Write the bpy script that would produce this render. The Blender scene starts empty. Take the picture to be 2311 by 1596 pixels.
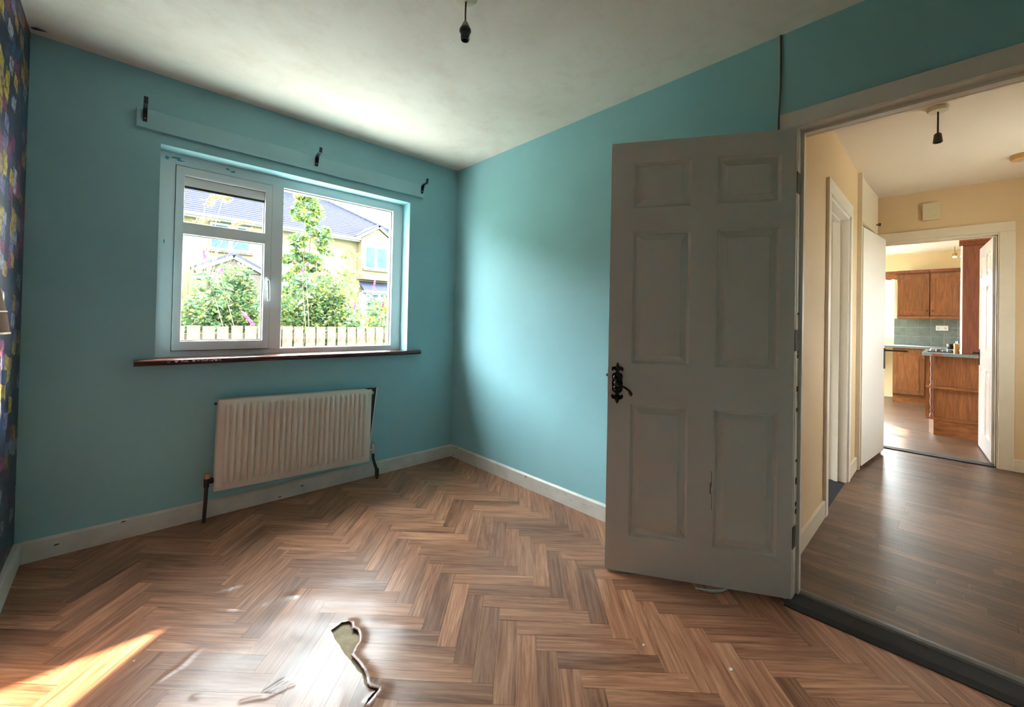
import bpy, bmesh, math, random
from mathutils import Vector, Matrix
random.seed(7)
SC = bpy.context.scene
COL = SC.collection
R2 = math.sqrt(2)

# ------------------------------------------------------------------ camera
YAW, PITCH, ROLL, FPX, CX, CY = 0.759382, 0.010367, 0.020512, 935.217, 1155.49, 716.03
CAM = Vector((-2.0811, -2.9061, 1.1505))
fw = Vector((math.sin(YAW)*math.cos(PITCH), math.cos(YAW)*math.cos(PITCH), math.sin(PITCH)))
r0 = Vector((math.cos(YAW), -math.sin(YAW), 0)); u0 = r0.cross(fw)
rt = math.cos(ROLL)*r0 + math.sin(ROLL)*u0
up = -math.sin(ROLL)*r0 + math.cos(ROLL)*u0
cd = bpy.data.cameras.new('camera'); co = bpy.data.objects.new('camera', cd); COL.objects.link(co)
cd.sensor_fit = 'HORIZONTAL'; cd.sensor_width = 36; cd.lens = FPX/2311*36
cd.shift_x = (1155.5-CX)/2311; cd.shift_y = (CY-798)/2311
cd.clip_start = .02; cd.clip_end = 300
m = Matrix((rt, up, -fw)).transposed().to_4x4(); m.translation = CAM
co.matrix_world = m
SC.camera = co

# ------------------------------------------------------------------ light
W = bpy.data.worlds.new('sky'); SC.world = W; W.use_nodes = True
bg = W.node_tree.nodes['Background']
bg.inputs[0].default_value = (.90, .96, 1.0, 1); bg.inputs[1].default_value = 5.5
sun = bpy.data.lights.new('sun_offscreen', 'SUN'); sun.energy = 8; sun.angle = math.radians(1.2); sun.color = (1, .80, .58)
so = bpy.data.objects.new('sun_offscreen', sun); COL.objects.link(so); so.location = (6, 6, 8)
SUNV = Vector((1.419, 1.233, 0)).normalized()*math.cos(math.radians(34)) + Vector((0, 0, math.sin(math.radians(34))))
so.rotation_euler = SUNV.to_track_quat('Z', 'Y').to_euler()
vs = SC.view_settings
vs.view_transform = 'Standard'; vs.look = 'None'; vs.gamma = 1; vs.use_curve_mapping = False; vs.exposure = 3.0
cy = SC.cycles
cy.use_denoising = True; cy.max_bounces = 14; cy.diffuse_bounces = 8; cy.glossy_bounces = 4
cy.transparent_max_bounces = 16; cy.sample_clamp_indirect = 12; cy.caustics_reflective = False; cy.caustics_refractive = False

# ------------------------------------------------------------------ materials
MATS = {}
def nodes(name):
    mt = bpy.data.materials.new(name); mt.use_nodes = True
    nt = mt.node_tree; b = nt.nodes['Principled BSDF']; MATS[name] = mt
    return mt, nt, b
def N(nt, t, **k):
    n = nt.nodes.new(t)
    for a, v in k.items():
        if hasattr(n, a) and not a.startswith('in_'): setattr(n, a, v)
    return n
def setin(n, **k):
    for a, v in k.items(): n.inputs[a.replace('_', ' ')].default_value = v
def ramp(nt, stops, fac):
    r = N(nt, 'ShaderNodeValToRGB'); e = r.color_ramp.elements
    while len(e) < len(stops): e.new(.5)
    for i, (p, c) in enumerate(stops): e[i].position = p; e[i].color = (*c, 1) if len(c) == 3 else c
    nt.links.new(fac, r.inputs[0]); return r.outputs[0]
def mix(nt, a, b, fac, mode='MIX'):
    x = N(nt, 'ShaderNodeMix', data_type='RGBA', blend_type=mode)
    for s, v in ((0, fac), (6, a), (7, b)):
        if hasattr(v, 'is_linked') or hasattr(v, 'links'): nt.links.new(v, x.inputs[s])
        else: x.inputs[s].default_value = v if s == 0 else (*v, 1)
    return x.outputs[2]
def noise(nt, vec, scale, detail=4, rough=.55, dist=0):
    n = N(nt, 'ShaderNodeTexNoise'); setin(n, Scale=scale, Detail=detail, Roughness=rough, Distortion=dist)
    if vec is not None: nt.links.new(vec, n.inputs['Vector'])
    return n.outputs['Fac']
def bumpn(nt, b, h, st, d=.01):
    bm = N(nt, 'ShaderNodeBump'); setin(bm, Strength=st, Distance=d); nt.links.new(h, bm.inputs['Height'])
    nt.links.new(bm.outputs[0], b.inputs['Normal'])
def pbr(name, col, rough=.5, spec=.5, metal=0, var=.0, vscale=8, dark=None, bump=0, bscale=60, bd=.002, coat=0, emit=None):
    mt, nt, b = nodes(name)
    b.inputs['Base Color'].default_value = (*col, 1); b.inputs['Roughness'].default_value = rough
    b.inputs['Specular IOR Level'].default_value = spec; b.inputs['Metallic'].default_value = metal
    b.inputs['Coat Weight'].default_value = coat
    tc = N(nt, 'ShaderNodeTexCoord')
    if var or dark:
        d = dark or tuple(c*(1-var) for c in col)
        f = noise(nt, tc.outputs['Object'], vscale, 5, .6)
        nt.links.new(ramp(nt, [(.32, d), (.68, col)], f), b.inputs['Base Color'])
    if bump: bumpn(nt, b, noise(nt, tc.outputs['Object'], bscale, 4), bump, bd)
    if emit:
        b.inputs['Emission Color'].default_value = (*emit[:3], 1); b.inputs['Emission Strength'].default_value = emit[3]
    return mt
pbr('teal_board', (.33, .575, .635), .5, .4, var=.05, vscale=3)
pbr('teal', (.29, .545, .60), .55, .35, var=.07, vscale=2.2, bump=.25, bscale=160, bd=.0012)
pbr('white_gloss', (.77, .71, .63), .32, .5, var=.05, vscale=3, bump=.06, bscale=30)
pbr('skirt', (.66, .63, .58), .4, .5, dark=(.55, .52, .47), vscale=9, bump=.2, bscale=40)
pbr('door_white', (.72, .685, .625), .42, .45, var=.05, vscale=2, bump=.12, bscale=220, bd=.0006)
pbr('upvc', (.78, .80, .82), .28, .5)
pbr('gasket', (.02, .02, .022), .6)
pbr('black_iron', (.006, .006, .008), .22, .6, bump=.1, bscale=60)
pbr('dark_metal', (.03, .035, .05), .5, .5)
pbr('brass', (.35, .27, .14), .35, .5, 1)
pbr('steel', (.5, .5, .48), .35, .5, 1)
pbr('chip', (.30, .27, .23), .8)
pbr('rust', (.10, .055, .035), .7, .4, dark=(.03, .025, .022), vscale=60)
pbr('radiator', (.72, .655, .58), .38, .5, var=.04, vscale=5)
pbr('rad_dark', (.035, .033, .03), .7)
pbr('pipe', (.055, .05, .045), .45, .5, .6)
pbr('valve_cap', (.50, .25, .22), .5)
pbr('black_plastic', (.006, .006, .007), .35)
pbr('cord_brown', (.12, .06, .035), .6)
pbr('cone_cream', (.42, .36, .25), .5)
pbr('paint_smear', (.08, .34, .42), .5)
pbr('chalk', (.62, .52, .50), .8)
pbr('subfloor', (.50, .40, .27), .9, .2, dark=(.30, .235, .15), vscale=28, bump=.6, bscale=60)
pbr('black_rubber', (.018, .018, .018), .7, .3)
pbr('grey_edge', (.10, .10, .10), .4, .5, var=.3, vscale=20)
pbr('cream', (.70, .525, .31), .6, .35, var=.05, vscale=2, bump=.2, bscale=150, bd=.001)
pbr('cream_trim', (.72, .64, .50), .4, .5, var=.04)
pbr('hall_white', (.80, .76, .69), .35, .5)
pbr('hall_ceiling', (.76, .68, .56), .7, .2, bump=.2, bscale=120)
pbr('carpet', (.035, .037, .04), .95, .1, bump=.8, bscale=400)
pbr('pale_wall', (.82, .80, .75), .6)
pbr('kitchen_wall', (.66, .54, .32), .6)
pbr('kitchen_white', (.8, .8, .8), .12, .6)
pbr('worktop', (.16, .20, .20), .35, .5, dark=(.10, .13, .13), vscale=60)
pbr('tile', (.17, .20, .18), .3, .5, dark=(.10, .125, .115), vscale=14)
pbr('grout', (.42, .43, .40), .8)
pbr('chrome', (.8, .8, .8), .15, .5, 1)
pbr('copper', (.5, .25, .10), .3, .5, 1)
pbr('chipboard', (.25, .06, .03), .6)
pbr('amber', (.55, .33, .12), .35)
pbr('plastic_cream', (.66, .58, .38), .5, dark=(.58, .50, .31), vscale=90)
pbr('rose_cream', (.62, .54, .40), .45)
pbr('brown_rubber', (.03, .014, .008), .5)
pbr('shade_brown', (.095, .036, .009), .8, .1, var=.2, vscale=20)
pbr('gold', (.30, .20, .07), .45, .4, .3)
pbr('clear_plastic', (.45, .46, .45), .25, .6)
pbr('lit_bulb', (1, .7, .3), .4, emit=(1, .55, .15, 10))
# outdoors
pbr('concrete', (.52, .50, .46), .9, .1, var=.15, vscale=4)
pbr('facade', (.105, .088, .052), .9, .1, var=.06, vscale=3)
pbr('out_white', (.15, .155, .16), .7, .2)
pbr('slate', (.020, .023, .040), .8, .2, var=.3, vscale=5)
pbr('slate_light', (.075, .078, .09), .8, .2, var=.2, vscale=5)
pbr('dark_glass', (.036, .058, .066), .8, .03, dark=(.016, .028, .034), vscale=2)
pbr('stone', (.06, .05, .042), .8, .1, dark=(.028, .025, .022), vscale=20)
pbr('fence_wood', (.092, .069, .056), .9, .1, dark=(.05, .036, .028), vscale=16)
pbr('grass_ground', (.09, .14, .04), 1, .1, dark=(.05, .09, .03), vscale=10)
pbr('render_wall', (.5, .5, .48), .9, .1)
pbr('bark', (.10, .08, .055), .9, .1, var=.3, vscale=30)

def leafmat(name, a, b, tr=.5):
    mt, nt, p = nodes(name); out = nt.nodes['Material Output']
    tc = N(nt, 'ShaderNodeTexCoord'); f = noise(nt, tc.outputs['Object'], 9, 2)
    c = ramp(nt, [(.35, a), (.65, b)], f)
    nt.links.new(c, p.inputs['Base Color']); p.inputs['Roughness'].default_value = .5
    t = N(nt, 'ShaderNodeBsdfTranslucent'); nt.links.new(c, t.inputs[0])
    x = N(nt, 'ShaderNodeMixShader'); x.inputs[0].default_value = tr
    nt.links.new(p.outputs[0], x.inputs[1]); nt.links.new(t.outputs[0], x.inputs[2]); nt.links.new(x.outputs[0], out.inputs[0])
leafmat('leaf_green', (.045, .095, .027), (.09, .155, .042))
leafmat('leaf_deep', (.022, .055, .026), (.05, .10, .042), .4)
leafmat('leaf_yellow', (.15, .165, .02), (.21, .205, .04))
leafmat('leaf_olive', (.06, .072, .034), (.115, .12, .052))
leafmat('grass_pale', (.055, .07, .028), (.12, .125, .07), .3)
leafmat('plume', (.14, .105, .05), (.19, .155, .085), .3)
leafmat('petal', (.20, .03, .12), (.27, .08, .19))

def glass(name='glass'):
    mt, nt, p = nodes(name); out = nt.nodes['Material Output']
    t = N(nt, 'ShaderNodeBsdfTransparent'); t.inputs[0].default_value = (.95, .97, .96, 1)
    g = N(nt, 'ShaderNodeBsdfGlossy'); g.inputs['Roughness'].default_value = .02
    lw = N(nt, 'ShaderNodeLayerWeight'); lw.inputs[0].default_value = .5
    pw_ = N(nt, 'ShaderNodeMath', operation='POWER'); pw_.inputs[1].default_value = 5; nt.links.new(lw.outputs['Facing'], pw_.inputs[0])
    f = N(nt, 'ShaderNodeMath', operation='MULTIPLY_ADD'); f.inputs[1].default_value = .5; f.inputs[2].default_value = .018; nt.links.new(pw_.outputs[0], f.inputs[0])
    x = N(nt, 'ShaderNodeMixShader')
    nt.links.new(f.outputs[0], x.inputs[0]); nt.links.new(t.outputs[0], x.inputs[1]); nt.links.new(g.outputs[0], x.inputs[2])
    nt.links.new(x.outputs[0], out.inputs[0])
glass()

def ceilingmat():
    mt, nt, b = nodes('ceiling'); tc = N(nt, 'ShaderNodeTexCoord')
    a = noise(nt, tc.outputs['Object'], 1.6, 5, .6, .6); s = noise(nt, tc.outputs['Object'], 7, 6, .7)
    c1 = ramp(nt, [(.33, (.77, .68, .595)), (.6, (.86, .785, .71))], a)
    c2 = ramp(nt, [(.28, (.92, .90, .87)), (.5, (1, 1, 1))], s)
    nt.links.new(mix(nt, c1, c2, 1, 'MULTIPLY'), b.inputs['Base Color']); b.inputs['Roughness'].default_value = .8
    b.inputs['Specular IOR Level'].default_value = .2
    bumpn(nt, b, noise(nt, tc.outputs['Object'], 2.6, 3), .22, .03)
ceilingmat()

def woodmat(name, dark, mid, light, sx=1.5, sy=16, rough=.32, spec=.5, rnd=.35, coat=0, sz=None):
    sz = sz or sy
    """printed / real timber boards: grain runs along each object's own X axis, each board its own tone"""
    mt, nt, b = nodes(name); tc = N(nt, 'ShaderNodeTexCoord'); oi = N(nt, 'ShaderNodeObjectInfo')
    mul = N(nt, 'ShaderNodeMath', operation='MULTIPLY'); mul.inputs[1].default_value = 41.0
    nt.links.new(oi.outputs['Random'], mul.inputs[0])
    cb = N(nt, 'ShaderNodeCombineXYZ')
    for i in range(3): nt.links.new(mul.outputs[0], cb.inputs[i])
    ad = N(nt, 'ShaderNodeVectorMath', operation='ADD'); nt.links.new(tc.outputs['Object'], ad.inputs[0]); nt.links.new(cb.outputs[0], ad.inputs[1])
    mp = N(nt, 'ShaderNodeMapping'); mp.inputs['Scale'].default_value = (sx, sy, sz); nt.links.new(ad.outputs[0], mp.inputs[0])
    g1 = noise(nt, mp.outputs[0], 1.0, 6, .62, 2.4)
    mp2 = N(nt, 'ShaderNodeMapping'); mp2.inputs['Scale'].default_value = (sx*3, sy*9, sz*(9 if sz == sy else 3)); nt.links.new(ad.outputs[0], mp2.inputs[0])
    g2 = noise(nt, mp2.outputs[0], 1.0, 3, .6, .4)
    c = ramp(nt, [(.28, dark), (.47, mid), (.70, light)], g1)
    c2 = ramp(nt, [(.32, (.52, .47, .45)), (.56, (1, 1, 1))], g2)
    c = mix(nt, c, c2, .8, 'MULTIPLY')
    tone = ramp(nt, [(0, (1-rnd,)*3), (1, (1+rnd*.55, 1+rnd*.52, 1+rnd*.48))], oi.outputs['Random'])
    c = mix(nt, c, tone, 1, 'MULTIPLY')
    nt.links.new(c, b.inputs['Base Color']); b.inputs['Roughness'].default_value = rough
    b.inputs['Specular IOR Level'].default_value = spec; b.inputs['Coat Weight'].default_value = coat
    bumpn(nt, b, g2, .05, .002)
woodmat('vinyl', (.165, .062, .034), (.345, .152, .084), (.51, .265, .155), rough=.33, spec=.42, rnd=.36)
woodmat('laminate', (.060, .030, .018), (.110, .060, .036), (.19, .110, .068), sx=2, sy=22, rough=.34, rnd=.5)
woodmat('pine', (.12, .038, .012), (.185, .067, .021), (.25, .10, .034), sx=6, sy=16, sz=1.6, rough=.3, rnd=.12)
woodmat('pine_x', (.12, .038, .012), (.195, .071, .022), (.26, .104, .036), sx=6, sy=1.6, sz=16, rough=.3, rnd=.12)
woodmat('redwood', (.10, .024, .009), (.15, .040, .014), (.19, .06, .022), sx=6, sy=14, sz=1.6, rough=.5, rnd=.1)
woodmat('sill_wood', (.025, .008, .007), (.05, .016, .014), (.09, .035, .028), sx=2, sy=30, rough=.26, spec=.5, rnd=.1, coat=.15)

def kitchenfloor():
    mt, nt, b = nodes('kitchen_floor'); tc = N(nt, 'ShaderNodeTexCoord')
    br = N(nt, 'ShaderNodeTexBrick'); br.offset = .37
    mp = N(nt, 'ShaderNodeMapping'); mp.inputs['Rotation'].default_value = (0, 0, math.pi/2); nt.links.new(tc.outputs['Object'], mp.inputs[0])
    nt.links.new(mp.outputs[0], br.inputs['Vector'])
    setin(br, Color1=(.075, .040, .024, 1), Color2=(.15, .087, .054, 1), Mortar=(.06, .035, .02, 1), Scale=1, Mortar_Size=.001, Brick_Width=.45, Row_Height=.065)
    nt.links.new(br.outputs[0], b.inputs['Base Color']); b.inputs['Roughness'].default_value = .34
kitchenfloor()

def wallpaper():
    mt, nt, b = nodes('wallpaper'); tc = N(nt, 'ShaderNodeTexCoord')
    mp = N(nt, 'ShaderNodeMapping'); mp.inputs['Rotation'].default_value = (math.radians(9), 0, 0); mp.inputs['Scale'].default_value = (1, 13, 17)
    nt.links.new(tc.outputs['Object'], mp.inputs[0])
    v = N(nt, 'ShaderNodeTexVoronoi', distance='CHEBYCHEV'); setin(v, Scale=1.0, Randomness=.6); nt.links.new(mp.outputs[0], v.inputs['Vector'])
    sp = N(nt, 'ShaderNodeSeparateColor'); nt.links.new(v.outputs['Color'], sp.inputs[0])
    c = ramp(nt, [(0, (.012, .016, .05)), (.3, (.03, .03, .06)), (.42, (.22, .03, .10)), (.52, (.02, .06, .14)), (.62, (.42, .28, .03)), (.70, (.05, .05, .07)), (.78, (.35, .20, .08)), (.84, (.32, .32, .36)), (.92, (.20, .15, .30))], sp.outputs[0])
    c.node.color_ramp.interpolation = 'CONSTANT'
    mp2 = N(nt, 'ShaderNodeMapping'); mp2.inputs['Scale'].default_value = (1, 45, 55); nt.links.new(tc.outputs['Object'], mp2.inputs[0])
    f = noise(nt, mp2.outputs[0], 1, 4, .7)
    c2 = ramp(nt, [(.40, (.06, .06, .09)), (.52, (.8, .8, .85)), (.7, (1.25, 1.2, 1.15))], f)
    nt.links.new(mix(nt, c, c2, .95, 'MULTIPLY'), b.inputs['Base Color']); b.inputs['Roughness'].default_value = .4
    bumpn(nt, b, noise(nt, tc.outputs['Object'], 6, 3), .3, .01)
wallpaper()

# ------------------------------------------------------------------ mesh helpers
class MB:
    def __init__(s): s.bm = bmesh.new()
    def box(s, x0, x1, y0, y1, z0, z1, bevel=0, M=None, mi=0):
        b = bmesh.new() if bevel or M else s.bm
        vs_ = [b.verts.new((x, y, z)) for x in (x0, x1) for y in (y0, y1) for z in (z0, z1)]
        F = [b.faces.new([vs_[i] for i in q]) for q in ((0, 1, 3, 2), (4, 6, 7, 5), (0, 4, 5, 1), (2, 3, 7, 6), (0, 2, 6, 4), (1, 5, 7, 3))]
        for f in F: f.material_index = mi
        if bevel or M:
            if bevel: bmesh.ops.bevel(b, geom=b.edges[:], offset=bevel, segments=2, affect='EDGES', profile=.6)
            if M: b.transform(M)
            s._merge(b)
        return s
    def _merge(s, b):
        me = bpy.data.meshes.new('t'); b.to_mesh(me); b.free(); s.bm.from_mesh(me); bpy.data.meshes.remove(me)
    def lathe(s, prof, c=(0, 0, 0), seg=20, M=None, mi=0, a0=0, a1=2*math.pi, cap=True):
        b = bmesh.new(); full = abs(a1-a0-2*math.pi) < 1e-6; n = seg if full else seg+1; rings = []
        for r, z in prof:
            rings.append([b.verts.new((r*math.cos(a0+(a1-a0)*i/seg), r*math.sin(a0+(a1-a0)*i/seg), z)) for i in range(n)])
        for i in range(len(rings)-1):
            for j in range(seg):
                k = (j+1) % n
                b.faces.new((rings[i][j], rings[i][k], rings[i+1][k], rings[i+1][j])).material_index = mi
        if cap:
            for rg, rv in ((rings[0], True), (rings[-1], False)):
                try: b.faces.new(rg[::-1] if rv else rg).material_index = mi
                except Exception: pass
        bmesh.ops.remove_doubles(b, verts=b.verts[:], dist=1e-6)
        b.transform(M @ Matrix.Translation(c) if M else Matrix.Translation(c)); s._merge(b); return s
    def tube(s, pts, r, seg=10, mi=0):
        pts = [Vector(p) for p in pts]; rr = r if isinstance(r, (list, tuple)) else [r]*len(pts); b = s.bm; rings = []; prev = None
        for i, p in enumerate(pts):
            t = (pts[min(i+1, len(pts)-1)]-pts[max(i-1, 0)]).normalized()
            ref = prev if prev else (Vector((0, 0, 1)) if abs(t.z) < .9 else Vector((1, 0, 0)))
            a = t.cross(ref).normalized(); c = a.cross(t).normalized(); prev = c
            rings.append([b.verts.new(p+(a*math.cos(2*math.pi*j/seg)+c*math.sin(2*math.pi*j/seg))*rr[i]) for j in range(seg)])
        for i in range(len(rings)-1):
            for j in range(seg): b.faces.new((rings[i][j], rings[i][(j+1) % seg], rings[i+1][(j+1) % seg], rings[i+1][j])).material_index = mi
        b.faces.new(rings[0][::-1]).material_index = mi; b.faces.new(rings[-1]).material_index = mi
        return s
    def prism(s, poly, h0, h1, M=None, mi=0):
        """poly in local XY extruded along local Z from h0 to h1, then transformed by M"""
        b = bmesh.new(); lo = [b.verts.new((x, y, h0)) for x, y in poly]; hi = [b.verts.new((x, y, h1)) for x, y in poly]; n = len(poly)
        b.faces.new(lo[::-1]).material_index = mi; b.faces.new(hi).material_index = mi
        for i in range(n): b.faces.new((lo[i], lo[(i+1) % n], hi[(i+1) % n], hi[i])).material_index = mi
        bmesh.ops.recalc_face_normals(b, faces=b.faces[:])
        if M: b.transform(M)
        s._merge(b); return s
    def quad(s, *p, mi=0):
        s.bm.faces.new([s.bm.verts.new(q) for q in p]).material_index = mi; return s
    def mesh(s, name, mats, smooth=False, recalc=True):
        if recalc: bmesh.ops.recalc_face_normals(s.bm, faces=s.bm.faces[:])
        me = bpy.data.meshes.new(name); s.bm.to_mesh(me); s.bm.free()
        for k in (mats if isinstance(mats, (list, tuple)) else [mats]): me.materials.append(MATS[k])
        if smooth:
            for p in me.polygons: p.use_smooth = True
            try: me.set_sharp_from_angle(angle=math.radians(40))
            except Exception: pass
        return me
    def build(s, name, mats, parent=None, smooth=False, local=False, recalc=True):
        return link(name, s.mesh(name, mats, smooth, recalc), parent, local)
def link(name, me, parent=None, local=False):
    o = bpy.data.objects.new(name, me); COL.objects.link(o)
    if parent:
        o.parent = parent
        if not local: o.matrix_parent_inverse = world(parent).inverted()
    return o
def world(o):
    m = Matrix.LocRotScale(o.location, o.rotation_euler, o.scale)
    return (world(o.parent) @ o.matrix_parent_inverse @ m) if o.parent else m
def tag(o, label=None, cat=None, group=None, kind=None):
    if label: o['label'] = label
    if cat: o['category'] = cat
    if group: o['group'] = group
    if kind: o['kind'] = kind
    return o
def thing(name, label, cat, loc=(0, 0, 0), group=None, kind=None, rot=None):
    o = bpy.data.objects.new(name, None); COL.objects.link(o); o.location = loc; o.empty_display_size = .1
    if rot: o.rotation_euler = rot
    return tag(o, label, cat, group, kind)
def struct(name, mb, mats, label, cat, smooth=False):
    return tag(mb.build(name, mats, None, smooth), label, cat, None, 'structure')
def copytree(o, parent=None):
    c = o.copy(); COL.objects.link(c)
    if parent: c.parent = parent
    for ch in list(o.children): copytree(ch, c)
    return c

H = 2.43          # ceiling height
XL = -2.402       # left wall face
# ================================================================== ROOM SHELL
# ---- herringbone floor
fl = struct('floor', MB().box(-2.6, .02, -3.6, .05, -.2, -.005), 'subfloor', 'brown herringbone floor of the blue room, torn open in the middle', 'floor')
Wd, n = .0705, 5; U0, V0 = .5847, -1.9197; GAP = .00025
X0, X1, Y0, Y1 = XL+.004, -.002, -3.40, -.002
def uv2w(u, v): return ((u+v)/R2, (v-u)/R2)
HOLE = [(-1.489, -1.35), (-1.468, -1.345), (-1.445, -1.339), (-1.424, -1.35), (-1.421, -1.373), (-1.432, -1.401), (-1.427, -1.403), (-1.419, -1.422), (-1.424, -1.446), (-1.436, -1.471), (-1.454, -1.484), (-1.482, -1.513), (-1.492, -1.508), (-1.495, -1.485), (-1.493, -1.445), (-1.495, -1.404), (-1.491, -1.371)]
CRKR = [(-1.482, -1.513), (-1.477, -1.565), (-1.477, -1.599), (-1.48, -1.629), (-1.490, -1.657), (-1.488, -1.677), (-1.472, -1.701), (-1.496, -1.713), (-1.521, -1.723)]
CRKL = [(-1.492, -1.508), (-1.489, -1.561), (-1.49, -1.585), (-1.485, -1.608), (-1.489, -1.627), (-1.497, -1.649), (-1.494, -1.675), (-1.480, -1.697), (-1.508, -1.707), (-1.525, -1.720)]
TEAR0 = HOLE[:12] + CRKR[1:] + CRKL[::-1][:-1] + HOLE[12:]
rt_ = random.Random(17); TEAR = []
for i_ in range(len(TEAR0)):        # ragged edge: each straight run broken into short jittered steps
    a_, b_ = TEAR0[i_], TEAR0[(i_+1) % len(TEAR0)]
    for k_ in range(4): TEAR.append((a_[0]+(b_[0]-a_[0])*k_/4+rt_.uniform(-.0011, .0011), a_[1]+(b_[1]-a_[1])*k_/4+rt_.uniform(-.0011, .0011)))
def inpoly(x, y, P):
    c = False; j = len(P)-1
    for i in range(len(P)):
        if (P[i][1] > y) != (P[j][1] > y) and x < (P[j][0]-P[i][0])*(y-P[i][1])/(P[j][1]-P[i][1])+P[i][0]: c = not c
        j = i
    return c
def segd(x, y, a, b):
    dx, dy = b[0]-a[0], b[1]-a[1]; t = max(0, min(1, ((x-a[0])*dx+(y-a[1])*dy)/(dx*dx+dy*dy+1e-12)))
    return math.hypot(x-a[0]-t*dx, y-a[1]-t*dy)
LIPS = [(HOLE[4:12]+CRKR[:3], .0065, .022), (CRKR[3:], .006, .028)]
WRK = [((-1.745, -.815), (-1.672, -.832), .0030, .009), ((-1.72, -.84), (-1.69, -.80), .0022, .008), ((-1.53, -1.06), (-1.545, -1.045), .0032, .016), ((-1.86, -1.14), (-1.90, -1.175), .0016, .009), ((-1.90, -1.18), (-1.96, -1.205), .0012, .010),
       ((-1.79, -1.465), (-1.745, -1.49), .0018, .008), ((-1.735, -1.475), (-1.68, -1.466), .0016, .006), ((-1.74, -1.50), (-1.66, -1.508), .0015, .006), ((-1.72, -1.485), (-1.67, -1.49), .0012, .005), ((-1.74, -.975), (-1.72, -.99), .0022, .009),
       ((-1.89, -1.35), (-1.88, -1.36), .0014, .010), ((-1.635, -1.02), (-1.63, -1.025), .002, .009), ((-1.36, -1.42), (-1.28, -1.50), .0015, .03), ((-1.56, -1.62), (-1.60, -1.70), .0012, .02), ((-1.62, -1.25), (-1.60, -1.33), .0010, .02)]
def hgt(x, y):
    h = 0
    for a, b, am, w in WRK: d = segd(x, y, a, b); h += am*math.exp(-(d/w)**2)
    for L, am, w in LIPS:
        best = 9; bx = 0
        for i in range(len(L)-1):
            a, b = L[i], L[i+1]; dx, dy = b[0]-a[0], b[1]-a[1]; t = max(0, min(1, ((x-a[0])*dx+(y-a[1])*dy)/(dx*dx+dy*dy+1e-12)))
            d = math.hypot(x-a[0]-t*dx, y-a[1]-t*dy)
            if d < best: best = d; bx = a[0]+t*dx
        if best < .12:
            k_ = max(0, min(1, (x-bx+.010)/.016)); h += am*math.exp(-(best/w)**2)*k_*k_*(3-2*k_)
    e = math.exp(-(((x+1.55)/.42)**2+((y+1.4)/.42)**2)**2)
    h += e*.0009*(math.sin(17*x+5*y)+math.sin(23*y-9*x+1)+math.sin(31*(x+y))*.6+1.8)
    return h
def clip(poly):
    for ax, lim, sgn in ((0, X0, 1), (0, X1, -1), (1, Y0, 1), (1, Y1, -1)):
        out = []
        for i in range(len(poly)):
            a, b = poly[i], poly[(i+1) % len(poly)]; ia, ib = (a[ax]-lim)*sgn >= 0, (b[ax]-lim)*sgn >= 0
            if ia: out.append(a)
            if ia != ib:
                t = (lim-a[ax])/(b[ax]-a[ax]); out.append((a[0]+t*(b[0]-a[0]), a[1]+t*(b[1]-a[1])))
        poly = out
        if not poly: break
    return poly
def plank_mesh(poly, nm='plank'):
    mb = MB(); b = mb.bm; k = len(poly); cxx = sum(p[0] for p in poly)/k; cyy = sum(p[1] for p in poly)/k
    lo = [b.verts.new((x, y, -.005)) for x, y in poly]; mid = [b.verts.new((x, y, -.0006)) for x, y in poly]
    hi = [b.verts.new((x+(cxx-x)*.004, y+(cyy-y)*.008, 0)) for x, y in poly]
    b.faces.new(hi)
    for i in range(k):
        j = (i+1) % k; b.faces.new((lo[i], lo[j], mid[j], mid[i])); b.faces.new((mid[i], mid[j], hi[j], hi[i]))
    return mb.mesh(nm, 'vinyl')
hl, hw = n*Wd/2-GAP, Wd/2-GAP
PLAIN = plank_mesh([(-hl, -hw), (hl, -hw), (hl, hw), (-hl, hw)])
planks = []
def add_plank(u0_, v0_, horiz):
    L_, B_ = (n, 1) if horiz else (1, n)
    uc, vc = U0+(u0_+L_/2)*Wd, V0+(v0_+B_/2)*Wd
    x, y = uv2w(uc, vc); ang = -math.pi/4 if horiz else math.pi/4
    ca, sa = math.cos(ang), math.sin(ang)
    rect = [(x+ca*a-sa*b, y+sa*a+ca*b) for a, b in ((-hl, -hw), (hl, -hw), (hl, hw), (-hl, hw))]
    cp = clip(rect)
    if len(cp) < 3: return
    ar = abs(sum(cp[i][0]*cp[(i+1) % len(cp)][1]-cp[(i+1) % len(cp)][0]*cp[i][1] for i in range(len(cp))))/2
    if ar < 4e-5: return
    whole = abs(ar-4*hl*hw) < 1e-6
    rel = Vector((x, y, 0))-CAM; z_ = rel.dot(fw)
    px = CX+FPX*rel.dot(rt)/z_ if z_ > .05 else 1e5; py = CY-FPX*rel.dot(up)/z_ if z_ > .05 else 1e5
    vis = -150 < px < 2450 and py < 1800
    planks.append((0 if vis else 1, rel.length, x, y, ang, whole, cp))
for j in range(-70, 70):
    for i in range(-70, 80):
        r = (i+j+1) % (2*n)
        if r == 0: add_plank(i, j, True)
        if r == n+n-1: add_plank(i, j, False) if False else None
        if r == n: add_plank(i, j, False)      # lowest cell of an upright board
planks.sort(key=lambda p: p[:2])
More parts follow.
